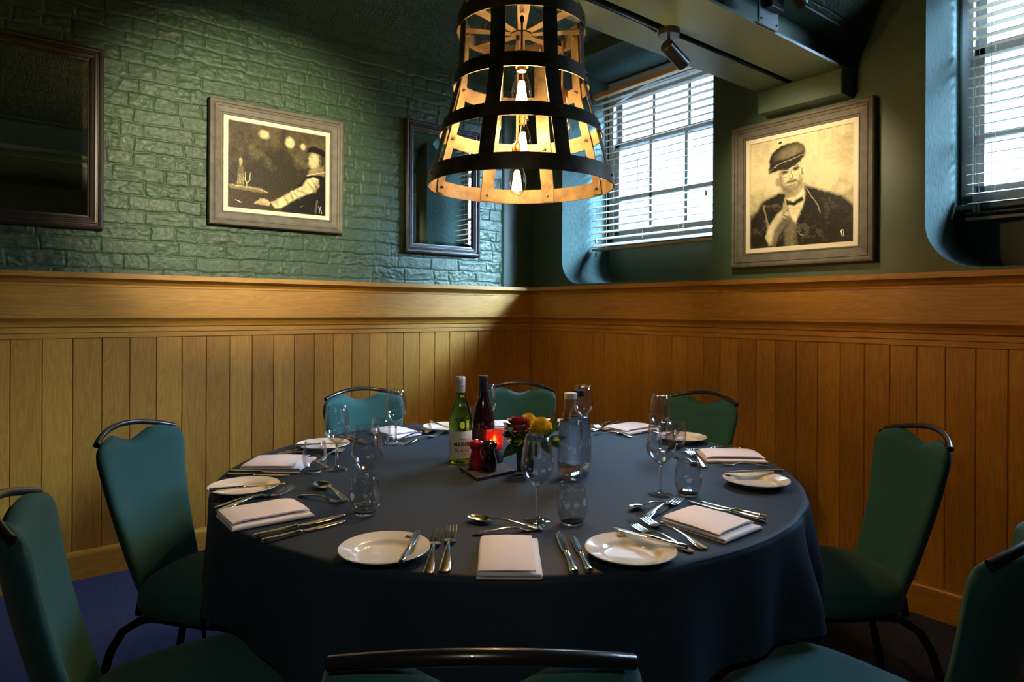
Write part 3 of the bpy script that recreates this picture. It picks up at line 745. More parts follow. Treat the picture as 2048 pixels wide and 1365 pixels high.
P3 = Vector((-3.9, -4.3, 2.6))
t = thing('spotlight', 'black ceiling spotlight behind the viewer, outside the photo', 'spotlight', P3)
m = MB(); m.tube([(0,0,0), (0,0,.9)], .012, 12); m.build('drop_rod', M['spot_black'], t, smooth=True)
tip = spotlight_parts(t, Vector((-2.2, -2.4, .76)) - P3)
lamp('spot_beam_table', 'SPOT', P3+tip, (1, .84, .62), SPOT_W*.16, target=(-2.1, -2.4, .76), spot_size=math.radians(50), spot_blend=.9, shadow_soft_size=.03)
# ================================================================== HANGING LAMP of barrel-hoop iron
LC = CAM + ray(1040, Y0)*2.17; LC.z = 0; LAX, LAY = LC.x, LC.y
t = thing('hanging_lamp', 'large hanging lamp of rusty barrel hoops with glowing bulbs over the table', 'lamp', (LAX, LAY, 0))
RZP = [(1.672,.306),(1.683,.3045),(1.73,.300),(1.847,.268),(1.93,.243),(2.008,.222),(2.06,.2155),(2.20,.209),(2.30,.205)]
def rad(z):
    zs = [a for a, b in RZP]; rs = [b for a, b in RZP]
    return float(np.interp(z, zs, rs))
va = math.atan2(CAM.y-LAY, CAM.x-LAX)           # direction from the lamp to the camera
for z0, hh in ((1.682,.050),(1.847,.046),(2.008,.046),(2.196,.048)):
    m = MB(); N = 96; lo = []
    for k in range(N):
        a = 2*PI*k/N; c, s_ = math.cos(a), math.sin(a)
        lo.append([((rad(z)+d)*c, (rad(z)+d)*s_, z) for z, d in ((z0,.0),(z0,.004),(z0+hh,.004),(z0+hh,.0))])
    m.loft(lo, wrap=True); m.build('hoop', M['iron'], t, smooth=True, angle=40)
stave0 = None
for k in range(8):
    a = va + math.radians(25 + 45*k)
    if stave0 is None:
        m = MB(); lo = []; wv = .024
        for i in range(26):
            z = 1.686 + (2.262-1.686)*i/25; r = rad(z)-.0035
            lo.append([(r-.0035,-wv,z),(r,-wv,z),(r+.0012,0,z),(r,wv,z),(r-.0035,wv,z),(r-.0025,0,z)])
        m.loft(lo); stave0 = m.build('stave', M['iron'], t, rz=a, smooth=True, angle=40)
    else:
        c = stave0.copy(); COL.objects.link(c); c.rotation_euler = (0, 0, a)
rv0 = None
for k in range(8):
    a = va + math.radians(25 + 45*k)
    for z in (1.706, 1.87, 2.031, 2.22):
        r = rad(z)
        if rv0 is None:
            m = MB(); m.lathe([(0,.0055),(.003,.005),(.0048,.0025),(.005,-.017),(.0048,-.0185),(.003,-.021),(0,-.0215)], 10); rv0 = m.build('rivet', M['iron'], t, smooth=True); c = rv0
        else: c = rv0.copy(); COL.objects.link(c)
        c.location = ((r+.003)*math.cos(a), (r+.003)*math.sin(a), z); c.rotation_euler = (0, PI/2, a)
HZ = 2.195
m = MB(); m.lathe([(0,HZ-.004),(.036,HZ-.004),(.036,HZ+.003),(0,HZ+.003)], 32); m.build('hub_plate', M['iron'], t)
for k in range(8):
    a = va + math.radians(2 + 45*k)
    m = MB(); m.add([(.02,-.012,HZ),(.02,.012,HZ),(.205,.021,HZ+.012),(.205,-.021,HZ+.012),(.02,-.012,HZ+.003),(.02,.012,HZ+.003),(.205,.021,HZ+.015),(.205,-.021,HZ+.015)],
                    [(0,1,2,3),(7,6,5,4),(0,4,5,1),(1,5,6,2),(2,6,7,3),(3,7,4,0)])
    m.build('spider_arm', M['iron'], t, rz=a)
m = MB(); m.tube([(0,0,HZ), (0,0,2.386)], .009, 12); m.build('suspension_rod', M['spot_black'], t, smooth=True)
m = MB(); m.tube([(.02,.01,2.34),(-.05,.05,2.31),(-.08,.09,2.27),(-.09,.10,2.215)], .004, 8); m.build('flex_lead', M['flex'], t, smooth=True)
M['filament'] = emit('glowing_filament', (1.0, .57, .19), BULB_STRENGTH)
pend0 = None
vr = Vector((RD.x, RD.y, 0)); vv = Vector((VD.x, VD.y, 0))
for lat, dep, zc in ((-.012,.0,1.703),(.0,-.14,1.955),(.008,.14,1.872),(-.096,.02,1.905),(.137,.0,1.882)):
    p = vr*lat + vv*dep
    p = bpy.data.objects.new('pendant', None); COL.objects.link(p); p.parent = t; p.location = vr*lat + vv*dep + Vector((0,0,zc)); p.empty_display_size = .02
    if pend0 is None: pend0 = {}
    # bulb: centre of the glass at the origin, cap upwards
    def part(nm, mb, mat):
        if nm in pend0: o = pend0[nm].copy(); COL.objects.link(o); o.parent = p
        else: o = mb.build(nm, mat, p, smooth=True); pend0[nm] = o
        return o
    m = MB(); m.lathe([(0,-.050),(.004,-.049),(.010,-.045),(.022,-.032),(.0295,-.015),(.0315,0),(.029,.018),(.023,.038),(.0165,.058),(.0135,.068)], 32, cap=False); part('bulb_glass', m, M['bulb_glass'])
    m = MB(); n = 8
    for k in range(n):
        a0, a1 = 2*PI*k/n, 2*PI*(k+.5)/n
        m.tube([(.006*math.cos(a0), .006*math.sin(a0), .034), (.015*math.cos(a1), .015*math.sin(a1), -.026)], .0032, 5)
    part('filament', m, M['filament'])
    m = MB(); m.lathe([(0,.066),(.0145,.066),(.0145,.078),(.0205,.079),(.0205,.083),(.0185,.084),(.0185,.090),(.0205,.091),(.0205,.095),(.0185,.096),(.0185,.122),(.015,.128),(.008,.131),(.004,.139),(0,.139)], 28); part('lamp_holder', m, M['copper'])
    m = MB(); m.tube([(0,0,.135), (0,0,HZ-zc)], .0035, 8); fx = m.build('flex', M['flex'], p, smooth=True)
    m = MB(); m.lathe([(0,HZ-zc-.022),(.006,HZ-zc-.022),(.007,HZ-zc-.004),(0,HZ-zc-.004)], 14); m.build('cord_grip', M['spot_black'], p, smooth=True)

# chairs: label, middle of the back's top edge, facing
CH = [('teal banquet chair nearest the camera, its back and handle bar cut by the bottom edge', (-2.648,-3.074), 52.8, .885),
      ('teal banquet chair at the right bottom corner with its brightly lit seat', (-1.670,-3.325), 94, .87),
      ('dark teal banquet chair right of the table, seat side and curved legs in view', (-.771,-2.843), 141, .885),
      ('dark green banquet chair in front of the right panelling behind the wine glasses', (-.588,-1.908), 183, .885),
      ('teal banquet chair in the corner behind the flowers and bottles', (-1.02,-1.13), 226, .885),
      ('teal banquet chair behind the wine glasses at the back left of the table', (-1.755,-.90), 262, .885),
      ('teal banquet chair left of the table, its whole back in view', (-2.724,-1.303), 313, .885),
      ('teal banquet chair at the left edge, seen side on in the foreground', (-3.035,-2.085), -9, .87)]
CHAIR_BACK = .200+.25*(.88-.45)-.004      # from the seat's middle to the back's top edge
# ================================================================== TABLE AND CLOTH
TC = Vector((-1.748, -1.979, 0)); TR = .902; TZ = .76
t = thing('round_table', 'round banquet table hidden under the dark cloth', 'table', TC)
m = MB(); m.lathe([(0,.728),(TR-.012,.728),(TR-.008,.732),(TR-.008,.752),(TR-.012,.7565),(0,.7565)], 96); m.build('tabletop', M['boards_left'], t)
for k in range(4):
    a = PI/4 + k*PI/2
    m = MB(); m.tube([(.5*math.cos(a), .5*math.sin(a), .73), (.55*math.cos(a), .55*math.sin(a), 0)], .016, 12); m.build('leg', M['black_metal'], t, smooth=True)
SEATS = []
for lb, (bx, by), deg, zb in CH:
    a = math.radians(deg); SEATS.append(math.atan2(by+CHAIR_BACK*math.sin(a)-TC.y, bx+CHAIR_BACK*math.cos(a)-TC.x))
def on_seat(ph):
    """1 where the cloth comes to rest on a seat, 0 between the chairs"""
    q = min(abs((ph-s_+PI) % (2*PI) - PI) for s_ in SEATS)
    k = min(1, max(0, (math.radians(20)-q)/math.radians(5))); return k*k*(3-2*k)
def cloth_fn(u, v):
    ph = 2*PI*u
    if v < .35:
        r = TR*.985*(v/.35); return (r*math.cos(ph), r*math.sin(ph), TZ)
    s_ = (v-.35)/.65
    bend = .025
    q = ph - math.radians(-64)                        # a corner of the cloth hangs between the two right-hand chairs
    q = (q+PI) % (2*PI) - PI
    cor = math.exp(-(q/.35)**2)
    seat = on_seat(ph)
    hem = (.44 + .03*math.cos(4*q))*(1-seat) + .268*seat
    d = s_*hem
    fold = (.018*math.sin(9*ph+.6) + .014*math.sin(14*ph+2.0) + .010*math.sin(23*ph+.3)) * min(1, d/.30)**1.2
    fold += cor*(.034*math.sin(26*q+.9)+.008) * min(1, d/.2)**1.1
    if d < bend:
        a = d/bend*PI/2; r = TR*.985 + (TR*.015)*math.sin(a); z = TZ - TR*.015*(1-math.cos(a))
    else:
        r = TR; z = TZ - TR*.015 - (d-bend)
    r += fold + .02*d
    r = max(r, TR-.004 if z > .72 else TR-.03)
    return (r*math.cos(ph), r*math.sin(ph), z)
m = MB(); m.grid(cloth_fn, 288, 70, wrapu=True)
co = m.build('tablecloth', M['cloth'], None, loc=TC, smooth=True, angle=180)
tag(co, 'dark charcoal blue tablecloth hanging over the large round table', 'tablecloth')

# ================================================================== CHAIRS (local +x faces the table, origin on the floor under the seat)
def make_chair(t):
    # seat cushion
    def se(sc, z, n=56, e=3.2):
        P = []
        for k in range(n):
            a = 2*PI*k/n; c, s_ = math.cos(a), math.sin(a)
            x = .215*math.copysign(abs(c)**(2/e), c); y = .215*math.copysign(abs(s_)**(2/e), s_)
            y *= 1 + .10*(x/.215)
            P.append((x*sc, y*sc, z))
        return P
    m = MB(); m.loft([se(.90,.385),se(.97,.392),se(1,.405),se(1.005,.425),se(.99,.445),se(.95,.458),se(.86,.467),se(.66,.474),se(.40,.478),se(.12,.479)])
    m.build('seat', M['teal'], t, smooth=True, angle=180)
    m = MB(); m.loft([se(.80,.365),se(.86,.368),se(.88,.386)]); m.build('seat_pan', M['black_metal'], t, smooth=True)
    # back pad
    def hw(z):
        return float(np.interp(z, [.37,.40,.46,.54,.64,.74,.81,.845,.87,.89], [.112,.128,.140,.150,.163,.178,.188,.190,.180,.150]))
    def xb(z): return -.200 - .25*(z-.45) - .015*math.sin((z-.37)/.5*PI)
    def ztop(s):
        a = abs(s)
        dip = .031*math.exp(-(a/.36)**2)
        return .890 - dip - .022*(max(0, a-.5)/.5)**2
    nu, nv = 33, 36
    def surf(side):
        def fn(u, v):
            s = u*2-1; zt = ztop(s); zz = .37 + v*(zt-.37)
            # round the upper corners
            w_ = hw(min(zz, .83)) if zz > .83 else hw(zz)
            if zz > .815:
                k = min(1, (zz-.815)/(.888-.815)); w_ = .190*(1-.22*(1-math.sqrt(max(0, 1-k*k*.96))))
            if zz < .42:
                k = (.42-zz)/.05; w_ = .134*(1-.30*(1-math.sqrt(max(0, 1-k*k*.98))))
            eu = 1-abs(s)**8; ev = min(1, (1-v)/.05)**.5*min(1, v/.05)**.5
            th = .026*max(0, eu)**.5*ev
            lum = .012*math.exp(-((zz-.56)/.10)**2)*max(0, 1-s*s)
            x = xb(zz) - .050*(1-s*s) + .02 + (th+lum if side > 0 else -th*.75)
            return (x, s*w_, zz)
        return fn
    m = MB(); m.grid(surf(1), nu, nv); m.grid(surf(-1), nu, nv)
    o = m.build('back_pad', M['teal'], t, smooth=True, angle=180)
    bm = bmesh.new(); bm.from_mesh(o.data); bmesh.ops.remove_doubles(bm, verts=bm.verts[:], dist=4e-4); bmesh.ops.recalc_face_normals(bm, faces=bm.faces[:]); bm.to_mesh(o.data); bm.free(); o.data.shade_smooth()
    # shell piping round the back edge
    # hand bar over the scooped top
    P = []
    for k in range(25):
        s = -1+2*k/24; zz = .874 + .034*(1-s*s)
        P.append((xb(.88)+.006-.052*(1-s*s), .172*s, zz))
    m = MB(); m.tube(P, .0090, 14); m.build('handle_bar', M['black_metal'], t, smooth=True, angle=60)
    # frame under the seat and legs
    m = MB(); m.tube([(-.15,-.13,.358),(.17,-.14,.358)], .011, 10); m.build('seat_rail', M['chrome_leg'], t, smooth=True)
    m = MB(); m.tube([(-.15,.13,.358),(.17,.14,.358)], .011, 10); m.build('seat_rail', M['chrome_leg'], t, smooth=True)
    for sy in (-1, 1):
        m = MB(); m.tube([(.02,sy*.13,.36),(.12,sy*.15,.357),(.175,sy*.168,.335),(.195,sy*.178,.29),(.205,sy*.185,.20),(.215,sy*.195,.0)], .0125, 12); m.build('leg', M['chrome_leg'], t, smooth=True)
        m = MB(); m.tube([(-.10,sy*.13,.372),(-.17,sy*.15,.362),(-.215,sy*.168,.335),(-.245,sy*.178,.28),(-.275,sy*.188,.17),(-.315,sy*.20,.0)], .0125, 12); m.build('leg', M['chrome_leg'], t, smooth=True)
        m = MB(); m.tube([(-.205,sy*.115,.36),(-.195,sy*.112,.42)], .012, 10); m.build('back_bracket', M['chrome_leg'], t, smooth=True)
for lb, (bx, by), deg, zb in CH:
    a = math.radians(deg); d = CHAIR_BACK
    place(make_chair, 'banquet_chair', lb, 'chair', (bx+d*math.cos(a), by+d*math.sin(a), 0), a, 'banquet chairs round the table')
# ================================================================== TABLEWARE
def sec_loft(m, st, n=12):
    """st: (x, half width, half thickness, z) superelliptic sections along x"""
    lo = []
    for x, hw, ht, z in st:
        lo.append([(x, hw*math.copysign(abs(math.cos(a))**.7, math.cos(a)), z+ht*math.copysign(abs(math.sin(a))**.7, math.sin(a))) for a in [2*PI*k/n for k in range(n)]])
    return m.loft(lo)
def make_fork(t):      # length .21, handle end at x=-.105
    m = MB(); sec_loft(m, [(-.105,.004,.0009,.0020),(-.103,.0085,.0013,.0022),(-.097,.0105,.0015,.003),(-.080,.0098,.0016,.0055),(-.045,.0062,.0018,.0105),(-.010,.0036,.0020,.0135),(.012,.0030,.0021,.0125),(.028,.0034,.0019,.0085)]); m.build('handle', M['silver'], t, smooth=True)
    m = MB(); sec_loft(m, [(.026,.0034,.0019,.0088),(.034,.0075,.0014,.0058),(.042,.0115,.0011,.0040),(.054,.0122,.0010,.0036)]); m.build('head', M['silver'], t, smooth=True)
    for k in range(4):
        y = -.0100+.00667*k
        m = MB(); lo = []
        for x, z, w_ in ((.052,.0036,.0018),(.068,.0046,.0017),(.086,.0080,.0014),(.100,.0130,.0010),(.105,.0152,.0005)):
            lo.append([(x,y-w_,z-.0008),(x,y+w_,z-.0008),(x,y+w_,z+.0008),(x,y-w_,z+.0008)])
        m.loft(lo); m.build('tine', M['silver'], t)
def make_spoon(t):     # length .19
    m = MB(); sec_loft(m, [(-.095,.004,.0009,.0020),(-.093,.0080,.0013,.0022),(-.087,.0098,.0015,.003),(-.070,.0088,.0016,.0055),(-.040,.0056,.0018,.0105),(-.005,.0034,.0020,.0140),(.015,.0030,.0021,.0135),(.034,.0034,.0019,.0100)]); m.build('handle', M['silver'], t, smooth=True)
    def fn(side):
        def g(u, v):
            a = 2*PI*u; r = v
            x = .063 + r*math.cos(a)*.033; y = r*math.sin(a)*.0205*(1-.18*math.cos(a))
            z = .0105 - .0095*(1-r*r) + .002*r*math.cos(a)
            return (x, y, max(.0012, z)-(.0009 if side else 0)*(1-.6*r))
        return g
    m = MB(); m.grid(fn(0), 40, 10, wrapu=True); m.grid(fn(1), 40, 10, wrapu=True)
    o = m.build('bowl', M['silver'], t, smooth=True, angle=180)
    bm = bmesh.new(); bm.from_mesh(o.data); bmesh.ops.remove_doubles(bm, verts=bm.verts[:], dist=4e-4); bmesh.ops.recalc_face_normals(bm, faces=bm.faces[:]); bm.to_mesh(o.data); bm.free()
def make_knife(t):     # length .235
    m = MB(); sec_loft(m, [(-.1175,.004,.003,.0070),(-.1165,.0072,.0052,.0070),(-.112,.0086,.0062,.0070),(-.095,.0082,.0060,.0068),(-.050,.0068,.0052,.0064),(-.018,.0058,.0046,.0062),(-.016,.0070,.0054,.0062),(-.012,.0070,.0054,.0062),(-.009,.0046,.0036,.0060)], 16); m.build('handle', M['silver'], t, smooth=True)
    m = MB(); sec_loft(m, [(-.010,.0045,.0030,.0060),(-.004,.0060,.0022,.0058),(.004,.0088,.0013,.0054),(.050,.0098,.0010,.0048),(.090,.0096,.0009,.0046),(.108,.0070,.0008,.0046),(.1155,.0035,.0007,.0048),(.1178,.001,.0005,.0050)]); m.build('blade', M['silver'], t, smooth=True)
def make_plate(t):
    m = MB(); R_ = .0945
    m.lathe([(0,.004),(.050,.004),(.056,.005),(.060,.008),(.063,.012),(.068,.0145),(.090,.0195),(R_,.0215),(R_+.001,.0200),(R_-.001,.0182),(.070,.0118),(.062,.006),(.056,.0015),(.054,0),(.049,0),(.048,.0018),(0,.0018)], 72, cap=False)
    m.build('dish', M['china'], t, smooth=True, angle=50)
    # handwritten house name on the rim
    pts = [[(0,0),(.5,4),(1,.4),(3,4.4),(3.2,.2)],[(4,2),(4.2,.3),(5,.6)],[(4.4,3.2),(4.6,3.4)],[(6.6,1.9),(5.8,1.4),(6,.4),(7,.6)],[(7.6,0),(8.4,4.2),(8.2,.2),(8.9,1.8),(9.4,.2),(10,.5)],[(10.8,1.8),(10.3,.9),(10.9,.2),(11.6,1),(11,1.9)],[(12.4,0),(13.2,4.2),(12.8,.2),(13.8,.5)],[(15.4,1.9),(14.4,1.5),(15.2,.7),(14.2,.1)],[(16.4,1.8),(15.9,.9),(16.5,.2),(17.2,1),(16.6,1.9)],[(17.8,.1),(18,1.8),(18.8,1.6),(19,.2),(20.4,.3)],[(20.6,3.2),(20.4,2.6)],[(22,1.9),(21.2,1.4),(21.8,.7),(20.9,.1),(24,.2)]]
    ins = MB()
    for st in pts:
        path = []
        for x, y in st:
            a = PI/2 - (x-11)*.0105; r = .0745+y*.0026
            path.append((r*math.cos(a), r*math.sin(a), .0150 + (r-.068)*.225+.0006))
        ins.tube(path, .00045, 5)
    ins.build('inscription', M['ink'], t)
def make_wineglass(t):
    ft = [(0,.0),(.034,.0),(.0350,.0012),(.034,.0024),(.020,.0042),(.009,.0075),(.0050,.0135)]
    m = MB(); m.lathe(ft+[(0,.0135)], 56); m.build('foot', M['thin_glass'], t, smooth=True, angle=50)
    m = MB(); m.lathe([(0,.0132),(.0050,.0132),(.0040,.030),(.0036,.055),(.0040,.075),(.0060,.085),(.0,.0852)], 24); m.build('stem', M['glass'], t, smooth=True, angle=60)
    out = [(0,.0848),(.0070,.0858),(.0150,.0905),(.0270,.1010),(.0355,.1130),(.0400,.1260),(.0412,.1370),(.0402,.1500),(.0375,.1680),(.0340,.1880),(.0305,.2080)]
    inn = [(.0296,.2085),(.0290,.2078),(.0326,.1880),(.0362,.1680),(.0390,.1500),(.0400,.1370),(.0388,.1262),(.0342,.1140),(.0258,.1030),(.0140,.0930),(.005,.0905),(0,.0900)]
    m = MB(); m.lathe(out+inn, 64, cap=False); m.build('bowl', M['thin_glass'], t, smooth=True, angle=180)

def make_tumbler(t):
    m = MB(); m.lathe([(.0284,.0076),(.0300,.010),(.0345,.022),(.0375,.036),(.0382,.048),(.0372,.062),(.0345,.080),(.0308,.0965),(.0302,.0972),(.0296,.0965),(.0333,.080),(.0359,.062),(.0369,.048),(.0361,.036),(.0325,.023),(.0270,.0115)], 64, cap=False)
    m.build('cup', M['thin_glass'], t, smooth=True, angle=180)
    m = MB(); m.lathe([(0,.0),(.0225,.0),(.0250,.0012),(.0284,.0075),(.0268,.0112),(.0150,.0090),(0,.0082)], 64); m.build('thick_base', M['glass'], t, smooth=True, angle=50)
def napkin(label, corners, tw=0., hgt=.019):
    """folded cloth lying inside four measured corners; the folds run along the longer side"""
    P = [T(x, y, TZ+.006) for x, y in corners]
    c = sum(P, Vector())/4
    e1 = ((P[1]-P[0]) + (P[2]-P[3]))/2; e2 = ((P[2]-P[1]) + (P[3]-P[0]))/2
    W_, L_ = min(e1.length, .165), min(e2.length, .20)
    if e1.length > e2.length: W_, L_ = min(e1.length, .20), min(e2.length, .165)
    a = math.atan2(e1.y, e1.x)
    th = .0028
    mid = [(0,.0022),(W_-.004,.0022)] + [(W_-.004+.0042*math.sin(q), .0064-.0042*math.cos(q)) for q in (PI*.25,PI*.5,PI*.75)] + [(W_-.004,.0106),(.006,.0106)] \
        + [(.006-.0040*math.sin(q), .0146-.0040*math.cos(q)) for q in (PI*.25,PI*.5,PI*.75)] + [(.006,hgt),(W_*.5,hgt+.0025),(W_*.90,hgt+.0005)]
    pp = [Vector((x, z)) for x, z in mid]; up, dn = [], []
    for i in range(len(pp)):
        d = (pp[min(i+1,len(pp)-1)]-pp[max(i-1,0)]).normalized(); nrm = Vector((-d.y, d.x))
        up.append(pp[i]+nrm*th*.62); dn.append(pp[i]-nrm*th*.62)
    sec = up + dn[::-1]
    m = MB(); lo = []
    N = 14
    for k in range(N+1):
        v_ = k/N; y = -L_/2 + L_*v_; wob = .0012*math.sin(7*v_+len(label)); sh = .006*tw*(v_-.5)
        ed = 1 - .25*(abs(2*v_-1))**6
        lo.append([(p.x-W_/2+sh+wob*p.y*40, y + .004*math.sin(p.y*260)*(1 if v_ > .5 else -1)*(abs(2*v_-1))**3, max(.0004, p.y*ed)) for p in sec])
    m.loft(lo)
    o = m.build('dinner_napkin', M['linen'], None, loc=(c.x, c.y, TZ), rz=a, smooth=True, angle=60)
    return tag(o, label, 'napkin', 'folded dinner napkins')
# ---- the eight places: measured in the photograph (handle end, tip) per piece
PL = {
 'F': dict(at='at the place nearest the camera', plate=(769,1096), bk=((804,1124),(836,1062)), fk=[((856,1150),(876,1071)),((887.5,1153.5),(905,1060))], kn=[((1149,1153),(1117,1068)),((1179,1149),(1145,1075))],
           sp=((1085,1061),(934,1041)), df=((945,1071),(1096,1059)), nap=[(952,1156),(1082,1156),(1075,1078),(961,1077)], wg=(1074.5,1043), tu=(1144,1048)),
 'FR': dict(at='at the front right place', plate=(1261,1098), bk=((1367,1094),(1232,1056)), fk=[((1385,1107),(1259,1052)),((1417,1104),(1273,1036))], kn=[((1533,1047),(1378,1005)),((1532,1039),(1402,1005))],
           sp=((1341,1006),(1262,1021)), df=((1286,1041),(1366,1000)), nap=[(1337,1046),(1462,1086),(1513,1054),(1378,1014)], wg=(1321,990), tu=(1376,991)),
 'R': dict(at='at the right-hand place', plate=(1512,959), bk=((1566,943),(1445,945)), fk=[((1538,934.5),(1434,931))], kn=[((1479,901),(1364,906)),((1470,897),(1370,901))],
           sp=((1350,914),(1398,934)), df=((1411,937),(1377,905)), nap=[(1401,909),(1424,927.5),(1524,921.5),(1501,900.5)], wg=(1320,903), tu=(1352,897)),
 'RB': dict(at='at the back right place', plate=(1364.5,874), bk=((1366,857),(1326,874)), fk=[((1322,870),(1275,866)),((1318,865),(1280,861))], kn=[((1222,846.5),(1180,861)),((1238,847.5),(1183,864))],
           sp=((1188,871),(1256,868)), df=((1263,876),(1192,858)), nap=[(1213,862),(1270,870),(1310,857),(1264,845)], wg=(1166,873), tu=None),
 'B': dict(at='at the far place behind the flowers', plate=(1108,846), bk=None, fk=[], kn=[], sp=None, df=None, nap=[(985,858),(1040,858),(1040,846),(990,846)], wg=(974,869), tu=(949,860)),
 'LB': dict(at='at the back left place', plate=(890,853), bk=((867,846),(892,854)), fk=[((826,851),(856,856)),((818,855.5),(850,860.5))], kn=[((688,878),(730,888)),((699,876),(741,887))],
           sp=((790,884),(868,864)), df=((800,894),(892,867)), nap=[(751,866),(791,878),(838,868),(781,855)], wg=(791.5,889), tu=(761,888)),
 'L': dict(at='at the left-hand place', plate=(647,888), bk=((600,892),(690,886)), fk=[((547.5,914),(648,905)),((562,909),(640,900))], kn=[((460,948),(601,948)),((453,954),(579,953))],
           sp=((636,926),(687,902)), df=((652,936),(612,922)), nap=[(485,939),(602,940),(632,916),(516,917)], wg=(673.5,940), tu=(629.5,944)),
 'LF': dict(at='at the front left place', plate=(488,972), bk=((418,982),(571,967)), fk=[((430,1017),(572,986)),((433,1026),(590,982))], kn=[((507,1081),(691,1033)),((524,1089),(689,1045))],
           sp=((699,1009),(630,968)), df=((609,994),(679,1007)), nap=[(438,1035),(474,1063),(619,1029),(580,999)], wg=(734,1010), tu=(729,1029)),
}
CL = .21; 
def lay(maker, name, label, cat, a, b, z, group, base):
    A, B = T(*a, z), T(*b, z); mid = (A+B)/2; d = B-A
    sc = max(.80, min(1.12, d.length/base))
    return place(maker, name, label, cat, (mid.x, mid.y, z-(.004 if z > TZ+.01 else 0)), math.atan2(d.y, d.x), group, sc)
for key, p in PL.items():
    at = p['at']
    A = T(*p['plate'], TZ+.018); ang = math.atan2(TC.y-A.y, TC.x-A.x)
    place(make_plate, 'side_plate', 'white china side plate ' + at, 'plate', (A.x, A.y, TZ), ang - PI/2 - .25, 'side plates')
    zk = TZ + .022
    if p['bk']: lay(make_knife, 'butter_knife', 'steel butter knife lying across the side plate ' + at, 'knife', *p['bk'], zk+.004, 'knives on the side plates', .235)
    for k, e in enumerate(p['fk']):
        lay(make_fork, 'dinner_fork', 'steel fork ' + at + (', the one beside the plate' if k == 0 else ', the one beside the napkin'), 'fork', *e, TZ+.001, 'forks beside the napkins', CL)
    for k, e in enumerate(p['kn']):
        lay(make_knife, 'table_knife', 'steel knife ' + at + (', the one beside the napkin' if k == 0 else ', the outer one of the pair'), 'knife', *e, TZ+.001, 'knives beside the napkins', .235)
    if p['sp']: lay(make_spoon, 'dessert_spoon', 'steel dessert spoon above the napkin ' + at, 'spoon', *p['sp'], TZ+.001, 'dessert spoons', .19)
    if p['df']: lay(make_fork, 'dessert_fork', 'steel dessert fork beside the spoon ' + at, 'fork', *p['df'], TZ+.001, 'dessert forks', CL)
    if p['nap']: napkin('white folded linen napkin ' + at, p['nap'], random.uniform(-1, 1))
    A = T(*p['wg'], TZ); place(make_wineglass, 'wine_glass', 'clear stemmed wine glass ' + at, 'glass', A, random.random()*6, 'wine glasses')
    if p['tu']:
        A = T(*p['tu'], TZ); place(make_tumbler, 'water_tumbler', 'clear stemless water tumbler ' + at, 'glass', A, random.random()*6, 'water tumblers')
# ================================================================== CENTRE OF THE TABLE
def facing(P): return math.atan2(CAM.y-P.y, CAM.x-P.x)
def text_mesh(body, size, extrude=.0, offset=.0, spacing=1.0):
    cu = bpy.data.curves.new('lettering', 'FONT'); cu.body = body; cu.size = size; cu.align_x = 'CENTER'; cu.align_y = 'CENTER'
    cu.offset = offset; cu.space_character = spacing; cu.resolution_u = 3
    o = bpy.data.objects.new('lettering', cu); COL.objects.link(o)
    bpy.context.view_layer.update()
    dg = bpy.context.evaluated_depsgraph_get(); me = o.evaluated_get(dg).to_mesh()
    vs = [tuple(v.co) for v in me.vertices]; fs = [tuple(p.vertices) for p in me.polygons]
    o.evaluated_get(dg).to_mesh_clear(); bpy.data.objects.remove(o); bpy.data.curves.remove(cu)
    return vs, fs
def wrapped_text(name, lines, R_, ang, mat, parent):
    m = MB()
    for body, size, z, off, spc, sx in lines:
        vs, fs = text_mesh(body, size, offset=off, spacing=spc)
        m.add([(R_*math.cos(ang + x*sx/R_), R_*math.sin(ang + x*sx/R_), z+y) for x, y, _ in vs], fs)
    return m.build(name, mat, parent, fix=False)
def label_patch(name, R_, z0, z1, a0, a1, mat, parent):
    m = MB(); n = 40
    lo = [[(r*math.cos(a0+(a1-a0)*k/n), r*math.sin(a0+(a1-a0)*k/n), z) for k in range(n+1)] for r, z in ((R_,z0),(R_,z1))]
    m.loft(lo, closed=False, caps=False); return m.build(name, mat, parent, smooth=True)
def bottle(label, px, glassmat, capmat, labmat, lines, inkmat, tall=1.0, la=0.2, hh=(.068,.006)):
    P = T(*px, TZ); P.z = TZ
    t = thing('wine_bottle', label, 'bottle', P, 0, 'wine bottles')
    prof = [(0,.010),(.020,.004),(.032,.0),(.0365,.0015),(.0385,.006),(.0390,.014),(.0390,.130),(.0385,.142),(.0360,.158),(.0310,.178),(.0255,.196),(.0205,.212),(.0172,.226),(.0155,.240),(.0150,.250),(.0150,.280),(0,.280)]
    m = MB(); m.lathe(prof, 56); m.build('glass_body', glassmat, t, smooth=True, angle=50)
    m = MB(); m.lathe([(.0153,.228),(.0158,.2285),(.0158,.262),(.0163,.2625),(.0163,.264),(.0157,.2645),(.0157,.266),(.0163,.2665),(.0163,.268),(.0157,.2685),(.0157,.270),(.0163,.2705),(.0163,.288),(.0152,.2905),(0,.2910)], 40); m.build('screw_cap', capmat, t, smooth=True, angle=40)
    fa = facing(P) + la
    lb = label_patch('paper_label', .0393, hh[1]+.012, hh[1]+.012+hh[0]*1.25, fa-1.75, fa+1.75, labmat, t)
    if lines: wrapped_text('label_lettering', lines, .0396, fa, inkmat, lb)
    return t
bottle('green white wine bottle with silver cap and cream label, left of the centrepiece', (920.5, 924.5), M['wine_green'], M['capsule_silver'], M['label'],
       [('MAISON', .0175, .066, .0006, 1.05, .92), ('BLANC', .0165, .046, 0, 1.08, .95), ('Chant', .0075, .085, .0001, 1.0, 1.0), ('Vin de France', .0040, .034, 0, 1, 1)], M['ink'], la=.22, hh=(.072, .008))
